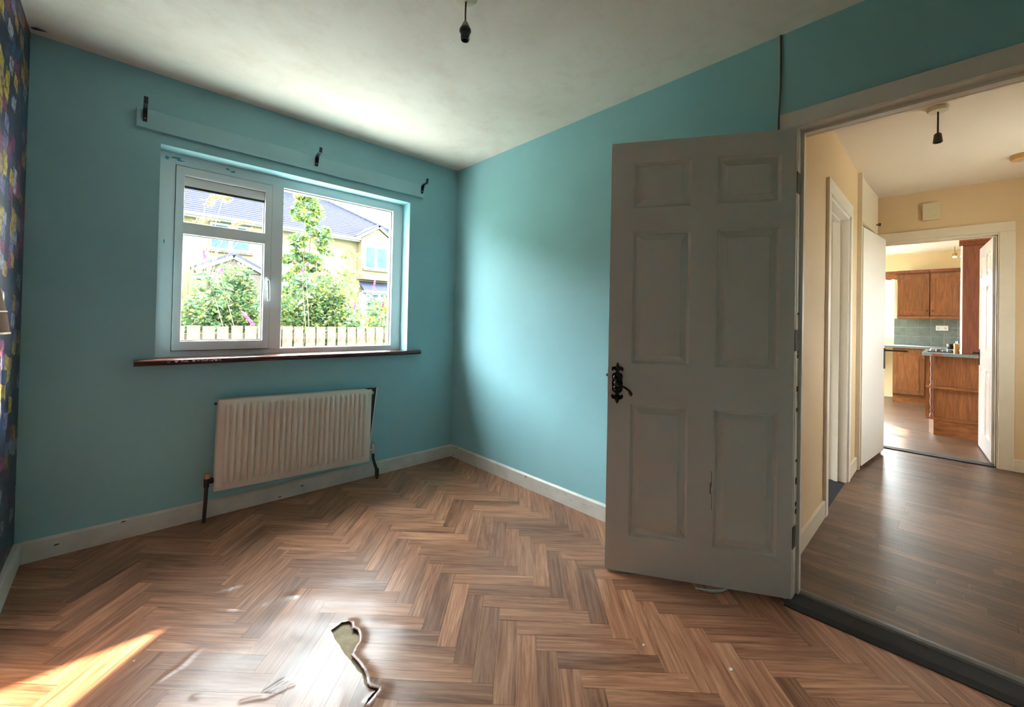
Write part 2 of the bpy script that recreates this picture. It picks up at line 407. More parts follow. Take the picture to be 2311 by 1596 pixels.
def cut_tear(me, x, y, ang):
    """the torn opening taken out of one board's mesh (exact boolean with the outline of the tear)"""
    ca, sa = math.cos(-ang), math.sin(-ang)
    cut = MB().prism([(ca*(p[0]-x)-sa*(p[1]-y), sa*(p[0]-x)+ca*(p[1]-y)) for p in TEAR], -.03, .06).mesh('cut', 'vinyl')
    oa, ob = bpy.data.objects.new('a', me), bpy.data.objects.new('b', cut)
    COL.objects.link(oa); COL.objects.link(ob)
    md = oa.modifiers.new('cut', 'BOOLEAN'); md.operation = 'DIFFERENCE'; md.object = ob; md.solver = 'EXACT'
    dg = bpy.context.evaluated_depsgraph_get(); out = bpy.data.meshes.new_from_object(oa.evaluated_get(dg))
    bpy.data.objects.remove(oa); bpy.data.objects.remove(ob)
    return out
rest = MB()
for k, (vis, dist, x, y, ang, whole, cp) in enumerate(planks):
    ca, sa = math.cos(-ang), math.sin(-ang)
    if k >= 299:
        rest.prism(cp, -.005, 0); continue
    dmg = whole and -2.12 < x < -1.12 and -1.95 < y < -.70
    if dmg:
        near = math.hypot(x+1.48, y+1.53) < .42
        st = .0042 if near else .009
        nx, ny = int(2*hl/st), max(6, int(2*hw/st)); mb = MB(); b = mb.bm; g = {}
        c2, s2 = math.cos(ang), math.sin(ang)
        for a in range(nx+1):
            for q in range(ny+1):
                lx, ly = -hl+2*hl*a/nx, -hw+2*hw*q/ny; wx, wy = x+c2*lx-s2*ly, y+s2*lx+c2*ly
                hh_ = hgt(wx, wy); g[a, q] = b.verts.new((lx, ly, hh_)); g[a, q, 1] = b.verts.new((lx, ly, hh_-.003))
        for a in range(nx):
            for q in range(ny):
                b.faces.new((g[a, q], g[a+1, q], g[a+1, q+1], g[a, q+1])); b.faces.new((g[a, q, 1], g[a, q+1, 1], g[a+1, q+1, 1], g[a+1, q, 1]))
        for a in range(nx):
            b.faces.new((g[a, 0, 1], g[a+1, 0, 1], g[a+1, 0], g[a, 0])); b.faces.new((g[a+1, ny, 1], g[a, ny, 1], g[a, ny], g[a+1, ny]))
        for q in range(ny):
            b.faces.new((g[0, q+1, 1], g[0, q, 1], g[0, q], g[0, q+1])); b.faces.new((g[nx, q, 1], g[nx, q+1, 1], g[nx, q+1], g[nx, q]))
        me = mb.mesh('plank', 'vinyl', False, False)
        if near and any(abs(c2*(p[0]-x)+s2*(p[1]-y)) < hl and abs(-s2*(p[0]-x)+c2*(p[1]-y)) < hw for p in TEAR):
            me = cut_tear(me, x, y, ang)
        for p in me.polygons: p.use_smooth = True
        me.set_sharp_from_angle(angle=math.radians(50))
    elif whole: me = PLAIN
    else: me = plank_mesh([(ca*(p[0]-x)-sa*(p[1]-y), sa*(p[0]-x)+ca*(p[1]-y)) for p in cp])
    o = bpy.data.objects.new('plank', me); COL.objects.link(o); o.location = (x, y, 0); o.rotation_euler = (0, 0, ang)
    o.parent = fl
if planks[299:]: tag(rest.build('plank_field', 'vinyl', fl), kind='stuff')

# ---- walls
struct('wall_left', MB().box(-2.75, XL, -3.7, .42, -.2, 2.62), 'wallpaper', 'wall papered with a dark colourful city collage print', 'wall')
wb = MB()
WX0, WX1, WZ0, WZ1 = -1.937, -.446, .895, 2.063
wb.box(-2.75, WX0, 0, .40, -.2, 2.62).box(WX1, .12, 0, .13, -.2, 2.62).box(-.40, .12, .13, .40, -.2, 2.62)
wb.box(WX0, WX1, 0, .13, -.2, WZ0-.02).box(WX0, -.40, .13, .40, -.2, WZ0).box(WX0, WX1, 0, .13, WZ1, 2.62).box(WX0, -.40, .13, .40, WZ1-.01, 2.62)
struct('wall_back', wb, 'teal', 'turquoise painted wall with the garden window and the radiator', 'wall')
wr = MB().box(0, .12, -2.437, .0, -.2, 2.62).box(0, .12, -3.26, -2.437, 2.027, 2.62).box(0, .12, -4.2, -3.26, -.2, 2.62)
struct('wall_right', wr, 'teal', 'turquoise painted wall with the opening to the hall', 'wall')
struct('wall_front', MB().box(-2.75, 0, -3.7, -3.42, -.2, 2.62), 'teal', 'turquoise painted wall at the room end across from the window', 'wall')
struct('ceiling', MB().box(-2.75, .12, -3.7, .42, H, 2.62), 'ceiling', 'stained off-white ceiling of the blue room', 'ceiling')
# dents: patched plaster lip by the left corner
# ---- baseboards
def skirt(name, mb, label, mat='skirt'): return struct(name, mb, mat, label, 'baseboard')
SK, ST = .097, .015
sb = MB().box(XL, 0, -ST, .001, -.004, SK-.01)
sb.prism([(-ST, SK-.01), (.001, SK-.01), (.001, SK), (-.006, SK)], XL, 0, Matrix(((0, 0, 1, 0), (1, 0, 0, 0), (0, 1, 0, 0), (0, 0, 0, 1))))
bb = skirt('baseboard_back', sb, 'white painted skirting board running below the radiator')
sb = MB().box(-ST, .001, -2.39, -ST, -.004, SK-.01)
sb.prism([(-ST, SK-.01), (.001, SK-.01), (.001, SK), (-.006, SK)], 2.39-.0, ST, Matrix(((1, 0, 0, 0), (0, 0, -1, 0), (0, 1, 0, 0), (0, 0, 0, 1))))
br_ = skirt('baseboard_right', sb, 'white skirting board with flaking paint under the turquoise wall')
skirt('baseboard_left', MB().box(XL-.001, XL+.02, -3.42, -ST, -.004, SK+.004, .003), 'white skirting board below the patterned wallpaper')
# flaked paint on the right board and nail marks
rf = random.Random(3)
for k in range(7):
    y = -1.02-.07*k+rf.uniform(-.02, .02); z = rf.uniform(.02, .07); L_ = rf.uniform(.008, .03)
    MB().prism([(0, 0), (L_, .002), (L_*.9, .004), (L_*.4, .0025), (.002, .004)], 0, .001, Matrix.Translation((-ST-.0005, y, z)) @ Matrix(((0, 0, -1, 0), (-1, 0, 0, 0), (0, 1, 0, 0), (0, 0, 0, 1)))).build('paint_flake', 'chip', br_)
for y, z in ((-.085, .085), (-.045, .02), (-.9, .08)):
    MB().box(-ST-.001, -ST, y-.004, y+.003, z-.006, z+.006).build('nail_hole', 'gasket', br_)
for x, z in ((-2.28, .05), (-2.05, .085), (-1.2, .05), (-1.33, .012)):
    MB().prism([(0, 0), (.018, .002), (.02, .006), (.006, .007)], 0, .001, Matrix.Translation((x, -ST-.0005, z)) @ Matrix.Rotation(math.pi/2, 4, 'X')).build('paint_flake', 'rust', bb)
# ---- casing and lining of the hall opening
tr = MB()
tr.box(-.013, 0, -2.46, -2.388, 0, 2.0025, .003).box(-.013, 0, -3.32, -2.388, 2.003, 2.073, .003)
tr.box(-.0005, .1205, -2.462, -2.437, 0, 2.002).box(-.0005, .1205, -3.26, -2.437, 2.002, 2.029).box(-.0005, .1205, -3.262, -3.236, 0, 2.002)
tr.box(.1205, .135, -2.455, -2.386, 0, 2.0, .003).box(.1205, .135, -3.25, -2.386, 2.0005, 2.06, .003).box(-.013, 0, -3.32, -3.25, 0, 2.0025, .003)
tr.box(.045, .075, -2.474, -2.4625, 0, 1.987).box(.045, .075, -3.235, -2.4625, 1.988, 2.0015)
t1 = struct('trim_1', tr, 'white_gloss', 'white door lining and architrave of the hall opening', 'door frame')
for z in (.22, 1.05, 1.72): MB().box(-.016, .03, -2.4635, -2.461, z, z+.09).build('hinge_plate', 'rust', t1)
rf = random.Random(9)
for k in range(9):
    z = rf.uniform(.35, 1.3); MB().box(.02, .04, -2.4632, -2.4615, z, z+rf.uniform(.008, .03)).build('chipped_paint', 'rust', t1)
# ---- threshold
tm = MB().prism([(-.062, -.004), (-.062, .004), (-.03, .010), (.05, .012), (.05, -.004)], 2.445, 3.26, Matrix(((1, 0, 0, 0), (0, 0, -1, 0), (0, 1, 0, 0), (0, 0, 0, 1))))
th = struct('trim_2', tm, 'black_rubber', 'black rubber threshold strip between the herringbone and the hall floor', 'threshold')
MB().prism([(.05, -.004), (.05, .012), (.06, .017), (.078, .018), (.105, .012), (.105, -.004)], 2.445, 3.26, Matrix(((1, 0, 0, 0), (0, 0, -1, 0), (0, 1, 0, 0), (0, 0, 0, 1)))).build('edge_bar', 'grey_edge', th)

# ================================================================== WINDOW 1
w1 = thing('window_1', 'white plastic window with a side casement and a large fixed pane', 'window', (-1.19, .15, .9), kind='structure')
FY0, FY1 = .115, .185
f = MB()
f.box(-1.94, -1.863, FY0, FY1, .895, 2.065, .004).box(-.527, -.44, FY0, FY1, .895, 2.065, .004).box(-1.865, -.525, FY0, FY1, 2.0, 2.065, .004).box(-1.865, -.525, FY0, FY1, .895, .946, .004)
fr1 = f.build('frame', 'upvc', w1)
MB().box(-1.377, -1.307, FY0, FY1, .94, 2.005, .004).build('mullion', 'upvc', w1)
s_ = MB(); SY0, SY1 = .103, .17
s_.box(-1.862, -1.823, SY0, SY1, .946, 1.998, .004).box(-1.416, -1.378, SY0, SY1, .946, 1.998, .004).box(-1.83, -1.41, SY0, SY1, 1.948, 1.998, .004).box(-1.83, -1.41, SY0, SY1, .946, 1.0, .004)
sa = s_.build('casement', 'upvc', w1)
MB().box(-1.83, -1.41, SY0, SY1, 1.613, 1.682, .004).build('transom', 'upvc', sa)
g = MB()
for a, b, c, d in ((-1.864, -1.861, .944, 2.0), (-1.379, -1.376, .944, 2.0)): g.box(a, b, .112, .12, c, d)
g.box(-1.864, -1.376, .112, .12, 1.997, 2.001).box(-1.864, -1.376, .112, .12, .943, .947)
g.build('dark_seam', 'gasket', sa)  # dark strips along the joint between casement and frame
for nm, x0, x1, z0, z1, y, par in (('pane', -1.825, -1.414, 1.0, 1.615, .14, sa), ('pane', -1.825, -1.414, 1.68, 1.95, .14, sa), ('pane', -1.309, -.525, .944, 2.002, .15, w1)):
    MB().box(x0, x1, y, y+.006, z0, z1).build(nm, 'glass', par)
    q = MB(); t = .005
    q.box(x0, x0+t, y-.012, y, z0, z1).box(x1-t, x1, y-.012, y, z0, z1).box(x0, x1, y-.012, y, z1-t, z1).box(x0, x1, y-.012, y, z0, z0+t)
    q.build('gasket', 'gasket', par)
# ventilator rail across the top light
v = MB().box(-1.823, -1.418, .118, .136, 1.893, 1.915, .002); v.build('vent_rail', 'upvc', sa)
MB().box(-1.823, -1.418, .12, .134, 1.880, 1.893).build('vent_slot', 'gasket', sa)
MB().box(-1.823, -1.418, .122, .134, 1.915, 1.945).build('vent_cover', 'upvc', sa)
# handle
hd = MB().box(-1.405, -1.389, .085, .104, 1.32, 1.40, .005); hd.tube([(-1.397, .09, 1.385), (-1.397, .072, 1.375), (-1.395, .066, 1.34), (-1.391, .07, 1.25)], [.009, .009, .008, .007])
hd.build('handle', 'upvc', sa, True)
MB().tube([(-1.397, .08, 1.372), (-1.397, .062, 1.372)], .004).build('handle_button', 'steel', sa)
# smears of wall paint on the frame
def blob(cx, cz, w, h, y, seed, par):
    q = random.Random(seed); pts = []
    for i in range(12):
        a = 2*math.pi*i/12; k = q.uniform(.5, 1.1); pts.append((cx+w*k*math.cos(a), cz+h*k*math.sin(a)))
    MB().prism(pts, -.0006, .0006, Matrix.Translation((0, y, 0)) @ Matrix.Rotation(math.pi/2, 4, 'X')).build('paint_smear', 'paint_smear', par)
for i, (a, b, c, d) in enumerate(((-1.904, 2.031, .010, .012), (-1.862, 2.038, .028, .007), (-1.845, 2.028, .02, .005), (-1.62, 2.040, .014, .007), (-1.59, 2.032, .016, .009), (-1.906, 1.558, .004, .012))):
    blob(a, b, c, d, FY0, i, w1)
# ---- sill board
sl = thing('window_sill', 'dark brown timber window sill with white hearts and scrawled lettering', 'window sill', (-1.19, 0, .87))
nose = [(.118, .880), (.118, .910)] + [(-.05+.0135*math.cos(a), .8955+.0145*math.sin(a)) for a in [math.pi/2+math.pi*i/8 for i in range(9)]] + [(-.045, .880)]
mb = MB().prism([p for p in nose if True], WX0+.001, WX1-.001, Matrix(((0, 0, 1, 0), (1, 0, 0, 0), (0, 1, 0, 0), (0, 0, 0, 1))))
nose2 = [(-.0005, .880), (-.0005, .910)]+nose[2:]
mb.prism(nose2, -2.02, WX0+.001, Matrix(((0, 0, 1, 0), (1, 0, 0, 0), (0, 1, 0, 0), (0, 0, 0, 1)))).prism(nose2, WX1-.001, -.355, Matrix(((0, 0, 1, 0), (1, 0, 0, 0), (0, 1, 0, 0), (0, 0, 0, 1))))
mb.build('board', 'sill_wood', sl, True)
MFRONT = lambda x, z, y=-.0636: Matrix.Translation((x, y, z)) @ Matrix.Rotation(math.pi/2, 4, 'X')
HEART = [(16*math.sin(t)**3/16*.0075, (13*math.cos(t)-5*math.cos(2*t)-2*math.cos(3*t)-math.cos(4*t))/16*.0065) for t in [2*math.pi*i/18 for i in range(18)]]
for x in (-1.851, -1.777, -1.676): MB().prism(HEART, -.0006, .0006, MFRONT(x, .899)).build('painted_heart', 'chalk', sl)
rs = random.Random(21)
lt = MB()
for x0_, x1_, hh in ((-1.887, -1.879, .006), (-1.832, -1.80, .007), (-1.764, -1.752, .004), (-1.745, -1.712, .006), (-1.708, -1.685, .007), (-1.662, -1.652, .008)):
    x = x0_
    while x < x1_:
        k = rs.choice((0, 1, 2)); z = .899+rs.uniform(-.0015, .0015)
        if k == 0: lt.prism([(0, -hh/2), (.0016, -hh/2), (.0016, hh/2), (0, hh/2)], -.0006, .0006, MFRONT(x, z))
        elif k == 1: lt.prism([(0, -.0008), (.0045, -.0008), (.0045, .0008), (0, .0008)], -.0006, .0006, MFRONT(x, z+rs.choice((-hh/2, hh/2, 0))))
        else: lt.prism([(0, -hh/2), (.0016, -hh/2), (.004, hh/2), (.0024, hh/2)], -.0006, .0006, MFRONT(x, z))
        x += rs.uniform(.0022, .0042)
lt.build('painted_lettering', 'chalk', sl)
# ---- curtain board and brackets
cb = tag(MB().box(-2.037, -.337, -.02, .001, 2.122, 2.22, .002).build('curtain_board', 'teal_board'), 'long turquoise painted board fixed above the window', 'board')
def bracket(x, sign, label):
    t = thing('curtain_bracket', label, 'bracket', (x, -.02, 2.19), 'dark iron brackets on the curtain board')
    w = .0085
    pts = [(-.0195, 2.152), (-.0195, 2.205), (-.045, 2.214), (-.088, 2.216), (-.096, 2.220), (-.101, 2.238), (-.103, 2.252), (-.098, 2.253), (-.094, 2.240), (-.090, 2.226), (-.088, 2.223), (-.043, 2.221), (-.0235, 2.212), (-.0235, 2.152)]
    # flat strip bent outwards then up, extruded across its width
    MB().prism(pts, x-w, x+w, Matrix(((0, 0, 1, 0), (1, 0, 0, 0), (0, 1, 0, 0), (0, 0, 0, 1)))).build('strap', 'dark_metal', t)
    MB().lathe([(.004, 0), (.004, .002), (.002, .003)], (0, 0, 0), 10, Matrix.Translation((x, -.0235, 2.168)) @ Matrix.Rotation(math.pi/2, 4, 'X')).build('screw', 'steel', t)
for x, lb in ((-2.004, 'dark iron bracket on the curtain board end nearest the patterned wallpaper'), (-1.154, 'dark iron bracket on the middle of the curtain board'), (-.356, 'dark iron bracket on the curtain board end nearest the turquoise corner')): bracket(x, 1, lb)

# ================================================================== RADIATOR
RX0, RX1, RH = -1.676, -.775, .505
rad = thing('radiator', 'white fluted panel radiator leaning off its wall bracket under the window', 'radiator', (RX0, -.105, .168), rot=(math.radians(-2.0), math.radians(1.6), 0))
RL = RX1-RX0; nf = 26; per = 12
mb = MB(); b = mb.bm; rows = [0, .012, .034, .044, .054] + [.054+(.462-.054)*i/6 for i in range(1, 7)] + [.472, .482, .493, RH]
def rib(x, z):
    e = 0 if z < .036 or z > .48 else (min(1, (z-.034)/.02) if z < .25 else min(1, (.482-z)/.02))
    t = (x-.028)/(RL-.056)*nf
    if t <= 0 or t >= nf: return 0
    q = abs((t % 1)-.5)*2          # 0 on the crest, 1 in the valley
    w = min(1, max(0, (.78-q)/.42)); return .015*max(0, e)*w*w*(3-2*w)
cols = [0, .006, .02, .028] + [.028+(RL-.056)*i/(nf*per) for i in range(1, nf*per)] + [RL-.028, RL-.02, RL-.006, RL]
grid = [[b.verts.new((x, -rib(x, z) + (.006 if (x in (0, RL) or z in (0, RH)) else 0), z)) for x in cols] for z in rows]
for i in range(len(rows)-1):
    for j in range(len(cols)-1): b.faces.new((grid[i][j], grid[i][j+1], grid[i+1][j+1], grid[i+1][j]))
mb.build('front_panel', 'radiator', rad, True, True)
mb = MB().box(.002, RL-.002, .006, .012, .002, RH-.002); mb.build('panel_back', 'radiator', rad, False, True)
MB().box(0, .004, .004, .055, .002, RH+.006).build('side_panel', 'radiator', rad, False, True)
MB().box(RL-.004, RL, .02, .045, .01, RH-.03).build('side_panel', 'radiator', rad, False, True)
MB().box(.012, RL-.012, .014, .054, .02, RH-.018).build('convector', 'radiator', rad, False, True)
tg = MB().box(.004, RL-.03, .012, .018, RH-.012, RH+.003).box(.004, RL-.03, .046, .052, RH-.012, RH+.003).build('top_rail', 'radiator', rad, False, True)
# bracket plate showing past the right end: wide at the top, tapering down
plate = [(RL-.03, RH+.004), (RL+.052, RH+.004), (RL+.052, RH-.01), (RL+.004, .04), (RL-.03, .04)]
MB().prism(plate, -.050, -.047, Matrix.Rotation(math.pi/2, 4, 'X')).build('wall_bracket', 'rad_dark', rad, False, True)
MB().prism([(RL+.052, RH+.006), (RL+.058, RH+.004), (RL+.009, .0), (RL+.003, .0)], -.054, -.040, Matrix.Rotation(math.pi/2, 4, 'X')).build('bracket_edge', 'radiator', rad, False, True)
MB().lathe([(.008, 0), (.008, .0012)], (0, 0, 0), 14, Matrix.Translation((RL+.026, .0468, RH-.03)) @ Matrix.Rotation(math.pi/2, 4, 'X') @ Matrix.Scale(1.6, 4, (0, 1, 0))).build('bracket_hole', 'teal', rad, False, True)
MB().lathe([(.006, 0), (.007, .004), (.005, .012)], (0, 0, 0), 10, Matrix.Translation((-.004, .025, RH-.02)) @ Matrix.Rotation(-math.pi/2, 4, 'Y')).build('air_vent', 'rust', rad, True, True)
# valves and pipes
va = MB().tube([(RX0-.03, -.075, .232), (RX0+.004, -.075, .222)], .010).tube([(RX0-.015, -.075, .228), (RX0-.002, -.075, .226)], .017, 6).tube([(RX0-.031, -.075, .205), (RX0-.029, -.075, .243)], [.013, .015])
va.build('left_valve', 'pipe', rad, True)
MB().tube([(RX0-.029, -.075, .240), (RX0-.028, -.075, .268)], [.0145, .013]).build('valve_cap', 'valve_cap', rad, True)
MB().tube([(RX0-.030, -.075, .21), (RX0-.033, -.072, .10), (RX0-.038, -.07, -.002)], .0095).tube([(RX0-.03, -.075, .195), (RX0-.031, -.075, .207)], .014, 6).build('left_pipe', 'pipe', rad, True)
rv = MB().tube([(RX1+.0, -.085, .225), (RX1+.035, -.08, .205)], .012).tube([(RX1+.035, -.08, .26), (RX1+.035, -.08, .19)], [.010, .014])
rv.build('right_valve', 'steel', rad, True)
MB().tube([(RX1+.034, -.08, .195), (RX1+.036, -.08, .15), (RX1+.052, -.08, .10), (RX1+.066, -.08, .06), (RX1+.068, -.08, -.002)], .0095).tube([(RX1+.067, -.08, .07), (RX1+.068, -.08, .02)], .015, 8).build('right_pipe', 'pipe', rad, True)

# ================================================================== DOOR 1 (six-panel, standing open)
D1 = thing('door_1', 'white six-panel door with a black iron handle standing open into the room', 'door', (-.0152, -2.4601, .012), kind='structure', rot=(0, 0, math.atan2(.84844, -.52929)))
DW, DH, DT = .762, 1.981, .035
def panel_door(root, W_, H_, T_, cols_, rows_, mat, face=1, ring=.04):
    """stiles and rails as one leaf, each moulded panel a mesh of its own (both faces)"""
    mb = MB(); xs = [0]+[q for c in cols_ for q in c]+[W_]
    for i in range(0, len(xs), 2): mb.box(xs[i], xs[i+1], -T_, 0, 0, H_)
    for c in cols_:
        zz = [0]+[q for r in rows_ for q in r]+[H_]
        for i in range(0, len(zz), 2): mb.box(c[0]-.0005, c[1]+.0005, -T_, 0, zz[i], zz[i+1])
    lf = mb.build('leaf', mat, root, False, True)
    for c in cols_:
        for r in rows_:
            q = MB(); b = q.bm
            for sgn, base in ((1, 0), (-1, -T_)):
                rings = []
                for ins, dep in ((0, 0), (.003, -.005), (.009, -.0125), (.015, -.013), (ring-.003, -.005), (ring, -.0025)):
                    y = base+sgn*dep
                    rings.append([b.verts.new((x, y, z)) for x, z in ((c[0]+ins, r[0]+ins), (c[1]-ins, r[0]+ins), (c[1]-ins, r[1]-ins), (c[0]+ins, r[1]-ins))])
                for i in range(len(rings)-1):
                    for j in range(4): b.faces.new((rings[i][j], rings[i][(j+1) % 4], rings[i+1][(j+1) % 4], rings[i+1][j]))
                b.faces.new(rings[-1])
            q.build('panel', mat, lf, False, True)
    return lf
cols1 = [(DW-.705, DW-.457), (DW-.350, DW-.103)]; rows1 = [(.167, .769), (.957, 1.565), (1.674, 1.881)]
lf1 = panel_door(D1, DW, DH, DT, cols1, rows1, 'door_white')
# scuffs and a cracked corner
for x, z, w, h in ((DW-.447, .40, .0035, .05), (DW-.451, .43, .002, .07), (DW-.452, .33, .0015, .08), (DW-.47, .72, .003, .002)):
    MB().box(x, x+w, -.0004, .0004, z, z+h).build('scuff', 'rad_dark', lf1, False, True)
MB().prism([(DW-.325, .218), (DW-.323, .221), (DW-.345, .196), (DW-.348, .193)], -.0045, .001, Matrix.Rotation(math.pi/2, 4, 'X')).build('crack', 'rad_dark', lf1, False, True)
# handle
HX, HZ = DW-.0425, .8765-.012
half = [(0, .0965), (.005, .086), (.009, .076), (.013, .074), (.022, .074), (.026, .068), (.0265, .062), (.023, .054), (.019, .059), (.014, .061), (.009, .057), (.0065, .050), (.012, .045), (.020, .043), (.0235, .036), (.0245, .026), (.022, .014), (.0235, .004), (.0245, -.006), (.022, -.018), (.0235, -.026), (.0225, -.036), (.015, -.043), (.007, -.049), (.008, -.055), (.013, -.058), (.019, -.057), (.023, -.052), (.0265, -.058), (.0265, -.066), (.022, -.073), (.014, -.075), (.010, -.077), (.006, -.088), (0, -.0965)]
outl = half+[(-x, z) for x, z in half[-2:0:-1]]
MXZ = lambda x, y, z: Matrix.Translation((x, y, z)) @ Matrix.Rotation(math.pi/2, 4, 'X')
hp = MB().prism(outl, -.006, .0005, MXZ(HX, 0, HZ))
for dz, sx, sz in ((.022, .021, .022), (-.026, .019, .02), (-.002, .018, .016)):
    hp.lathe([(1.0, 0), (.95, .3), (.8, .6), (.5, .86), (.0, 1)], (0, 0, 0), 18, Matrix.Translation((HX, .005, HZ+dz)) @ Matrix.Rotation(-math.pi/2, 4, 'X') @ Matrix.Diagonal((sx, sz, .012, 1)))
hp.lathe([(1.0, 0), (.6, .8), (0, 1)], (0, 0, 0), 12, Matrix.Translation((HX, .005, HZ+.075)) @ Matrix.Rotation(-math.pi/2, 4, 'X') @ Matrix.Diagonal((.007, .016, .005, 1)))
hp.lathe([(1.0, 0), (.6, .8), (0, 1)], (0, 0, 0), 12, Matrix.Translation((HX, .005, HZ-.077)) @ Matrix.Rotation(-math.pi/2, 4, 'X') @ Matrix.Diagonal((.007, .016, .005, 1)))
ho = hp.build('handle_plate', 'black_iron', D1, True, True)
lv = MB().tube([(HX, .006, HZ-.002), (HX, .040, HZ-.003), (HX-.012, .048, HZ-.006), (HX-.035, .05, HZ-.014), (HX-.052, .05, HZ-.027), (HX-.060, .049, HZ-.042), (HX-.062, .048, HZ-.050)], [.010, .009, .006, .0055, .0065, .009, .004], 12)
lv.build('lever', 'black_iron', ho, True, True)
for dx, dz in ((.021, .065), (-.021, .065), (.0215, -.064), (-.0215, -.064)):
    MB().lathe([(.0035, 0), (.0035, .0015), (0, .002)], (0, 0, 0), 10, Matrix.Translation((HX+dx, .0055, HZ+dz)) @ Matrix.Rotation(-math.pi/2, 4, 'X')).build('screw', 'rust', ho, True, True)
MB().box(DW, DW+.009, -.024, -.012, HZ+.026, HZ+.038).build('latch', 'brass', D1, False, True)
MB().box(DW-.001, DW+.001, -.029, -.006, HZ-.04, HZ+.06).build('latch_plate', 'steel', D1, False, True)
# plastic strip caught under the door
ps = MB().tube([(-.235, -2.155, .006), (-.205, -2.205, .004), (-.175, -2.235, .005), (-.150, -2.255, .012)], [.003, .006, .007, .003], 8)
tag(ps.build('plastic_strip', 'clear_plastic', None, True), 'curled bit of grey plastic strip on the floor under the open door', 'plastic strip')
# ---- paint crumbs on the floor
for nm, x, y, s, lb in (('paint_crumb', -.569, -2.413, .009, 'round white paint crumb on the herringbone floor near the hall threshold'), ('paint_crumb', -.692, -2.162, .005, 'tiny white paint crumb on the herringbone floor before the open door'), ('paint_crumb', -2.019, -1.058, .004, 'tiny white paint crumb beside the sunlit patch of floor')):
    q = random.Random(x); pts = [(s*q.uniform(.6, 1)*math.cos(a), s*q.uniform(.4, .9)*math.sin(a)) for a in [2*math.pi*i/9 for i in range(9)]]
    tag(MB().prism(pts, -.0003, .0022, Matrix.Translation((x, y, 0))).build(nm, 'white_gloss'), lb, 'paint crumb', 'crumbs of white paint on the floor')

# ================================================================== PENDANTS, CABLE, SHADE
PX, PY = -1.117, -1.59
p = thing('pendant_lampholder', 'black bare lampholder on a brown flex hanging from the stained ceiling', 'lamp', (PX, PY, H))
MB().lathe([(0, H+.001), (.045, H+.001), (.045, H-.012), (.03, H-.022), (.008, H-.026), (0, H-.026)], (PX, PY, 0), 24).build('ceiling_rose', 'rose_cream', p, True)
MB().tube([(PX, PY, H-.02), (PX-.001, PY, 2.36), (PX, PY, 2.315)], .0035).build('flex', 'cord_brown', p, True)
MB().lathe([(.0045, 2.328), (.008, 2.324), (.014, 2.312), (.018, 2.302), (.018, 2.296)], (PX, PY, 0), 18).build('cap', 'cone_cream', p, True)
MB().lathe([(.015, 2.304), (.022, 2.296), (.023, 2.288), (.021, 2.283), (.0175, 2.280), (.017, 2.258), (.0155, 2.252), (.012, 2.252), (.012, 2.27), (0, 2.27)], (PX, PY, 0), 22).build('socket', 'black_plastic', p, True)
MB().box(PX+.004, PX+.010, PY-.018, PY-.0155, 2.252, 2.262).build('socket_notch', 'chrome', p)
cab = MB().tube([(-.004, -2.391, H+.001), (-.004, -2.393, 2.36), (-.005, -2.394, 2.2), (-.0165, -2.392, 2.07), (-.0165, -2.391, 1.98), (-.0165, -2.392, 1.2), (-.0165, -2.391, .6)], .0032, 8)
tag(cab.build('cable', 'cord_brown', None, True), 'thin brown cable running down the wall from the ceiling to behind the door', 'cable')
ls = thing('wall_lamp', 'brown tapered lamp shade with a gold rim on the patterned wall', 'lamp', (XL, -1.18, 1.1))
LC = (XL+.004, -1.18, 0)
MB().lathe([(.1075, 1.092), (.1055, 1.11), (.101, 1.145), (.0995, 1.152), (.087, 1.22), (.070, 1.30)], LC, 20, None, 0, -math.pi/2, math.pi/2, False).build('shade', 'shade_brown', ls, True)
MB().lathe([(.109, 1.090), (.109, 1.095), (.106, 1.095)], LC, 20, None, 0, -math.pi/2, math.pi/2, False).build('rim', 'gold', ls, True)
MB().lathe([(.1015, 1.147), (.1022, 1.149), (.1010, 1.151)], LC, 20, None, 0, -math.pi/2, math.pi/2, False).build('seam', 'gold', ls, True)
MB().box(XL-.001, XL+.012, -1.21, -1.15, 1.14, 1.26, .002).tube([(XL+.01, -1.18, 1.2), (XL+.04, -1.18, 1.2)], .006).build('bracket', 'gold', ls)
# torn wallpaper curling at the ceiling corner
tp = MB().prism([(-.0, 0), (.02, -.022), (.055, -.026), (.03, -.006), (.012, .006)], -.0006, .0006, Matrix.Translation((XL+.004, -.06, H-.004)) @ Matrix.Rotation(math.radians(8), 4, 'Y'))
tag(tp.build('wallpaper_flap', 'wallpaper'), 'loose dark flap of wallpaper peeling at the ceiling corner', 'wallpaper')

# ================================================================== HALL
HY = -2.385
hf = struct('floor_hall', MB().box(.02, 3.42, -4.1, HY+.02, -.2, -.005), 'subfloor', 'dark wood-strip laminate floor of the hall', 'floor')
rh = random.Random(5); x = .107; rw = .0655
while x < 3.36:
    y = -3.95-rh.uniform(0, .42)
    while y < HY:
        L_ = rh.uniform(.36, .48); a, b2 = max(y, -3.95), min(y+L_, HY-.0)
        if b2-a > .01:
            xe = min(x+rw, 3.37); l2, w2 = (b2-a)/2-.0004, (xe-x)/2-.0003
            mb = MB(); mb.box(-l2, l2, -w2, w2, -.005, .0)
            o = bpy.data.objects.new('plank', mb.mesh('plank', 'laminate')); COL.objects.link(o)
            o.location = ((x+xe)/2, (a+b2)/2, 0); o.rotation_euler = (0, 0, math.pi/2); o.parent = hf
        y += L_
    x += rw
wl = MB()
DX0, DX1 = 1.12, 1.885; CX0, CX1 = 2.335, 3.12
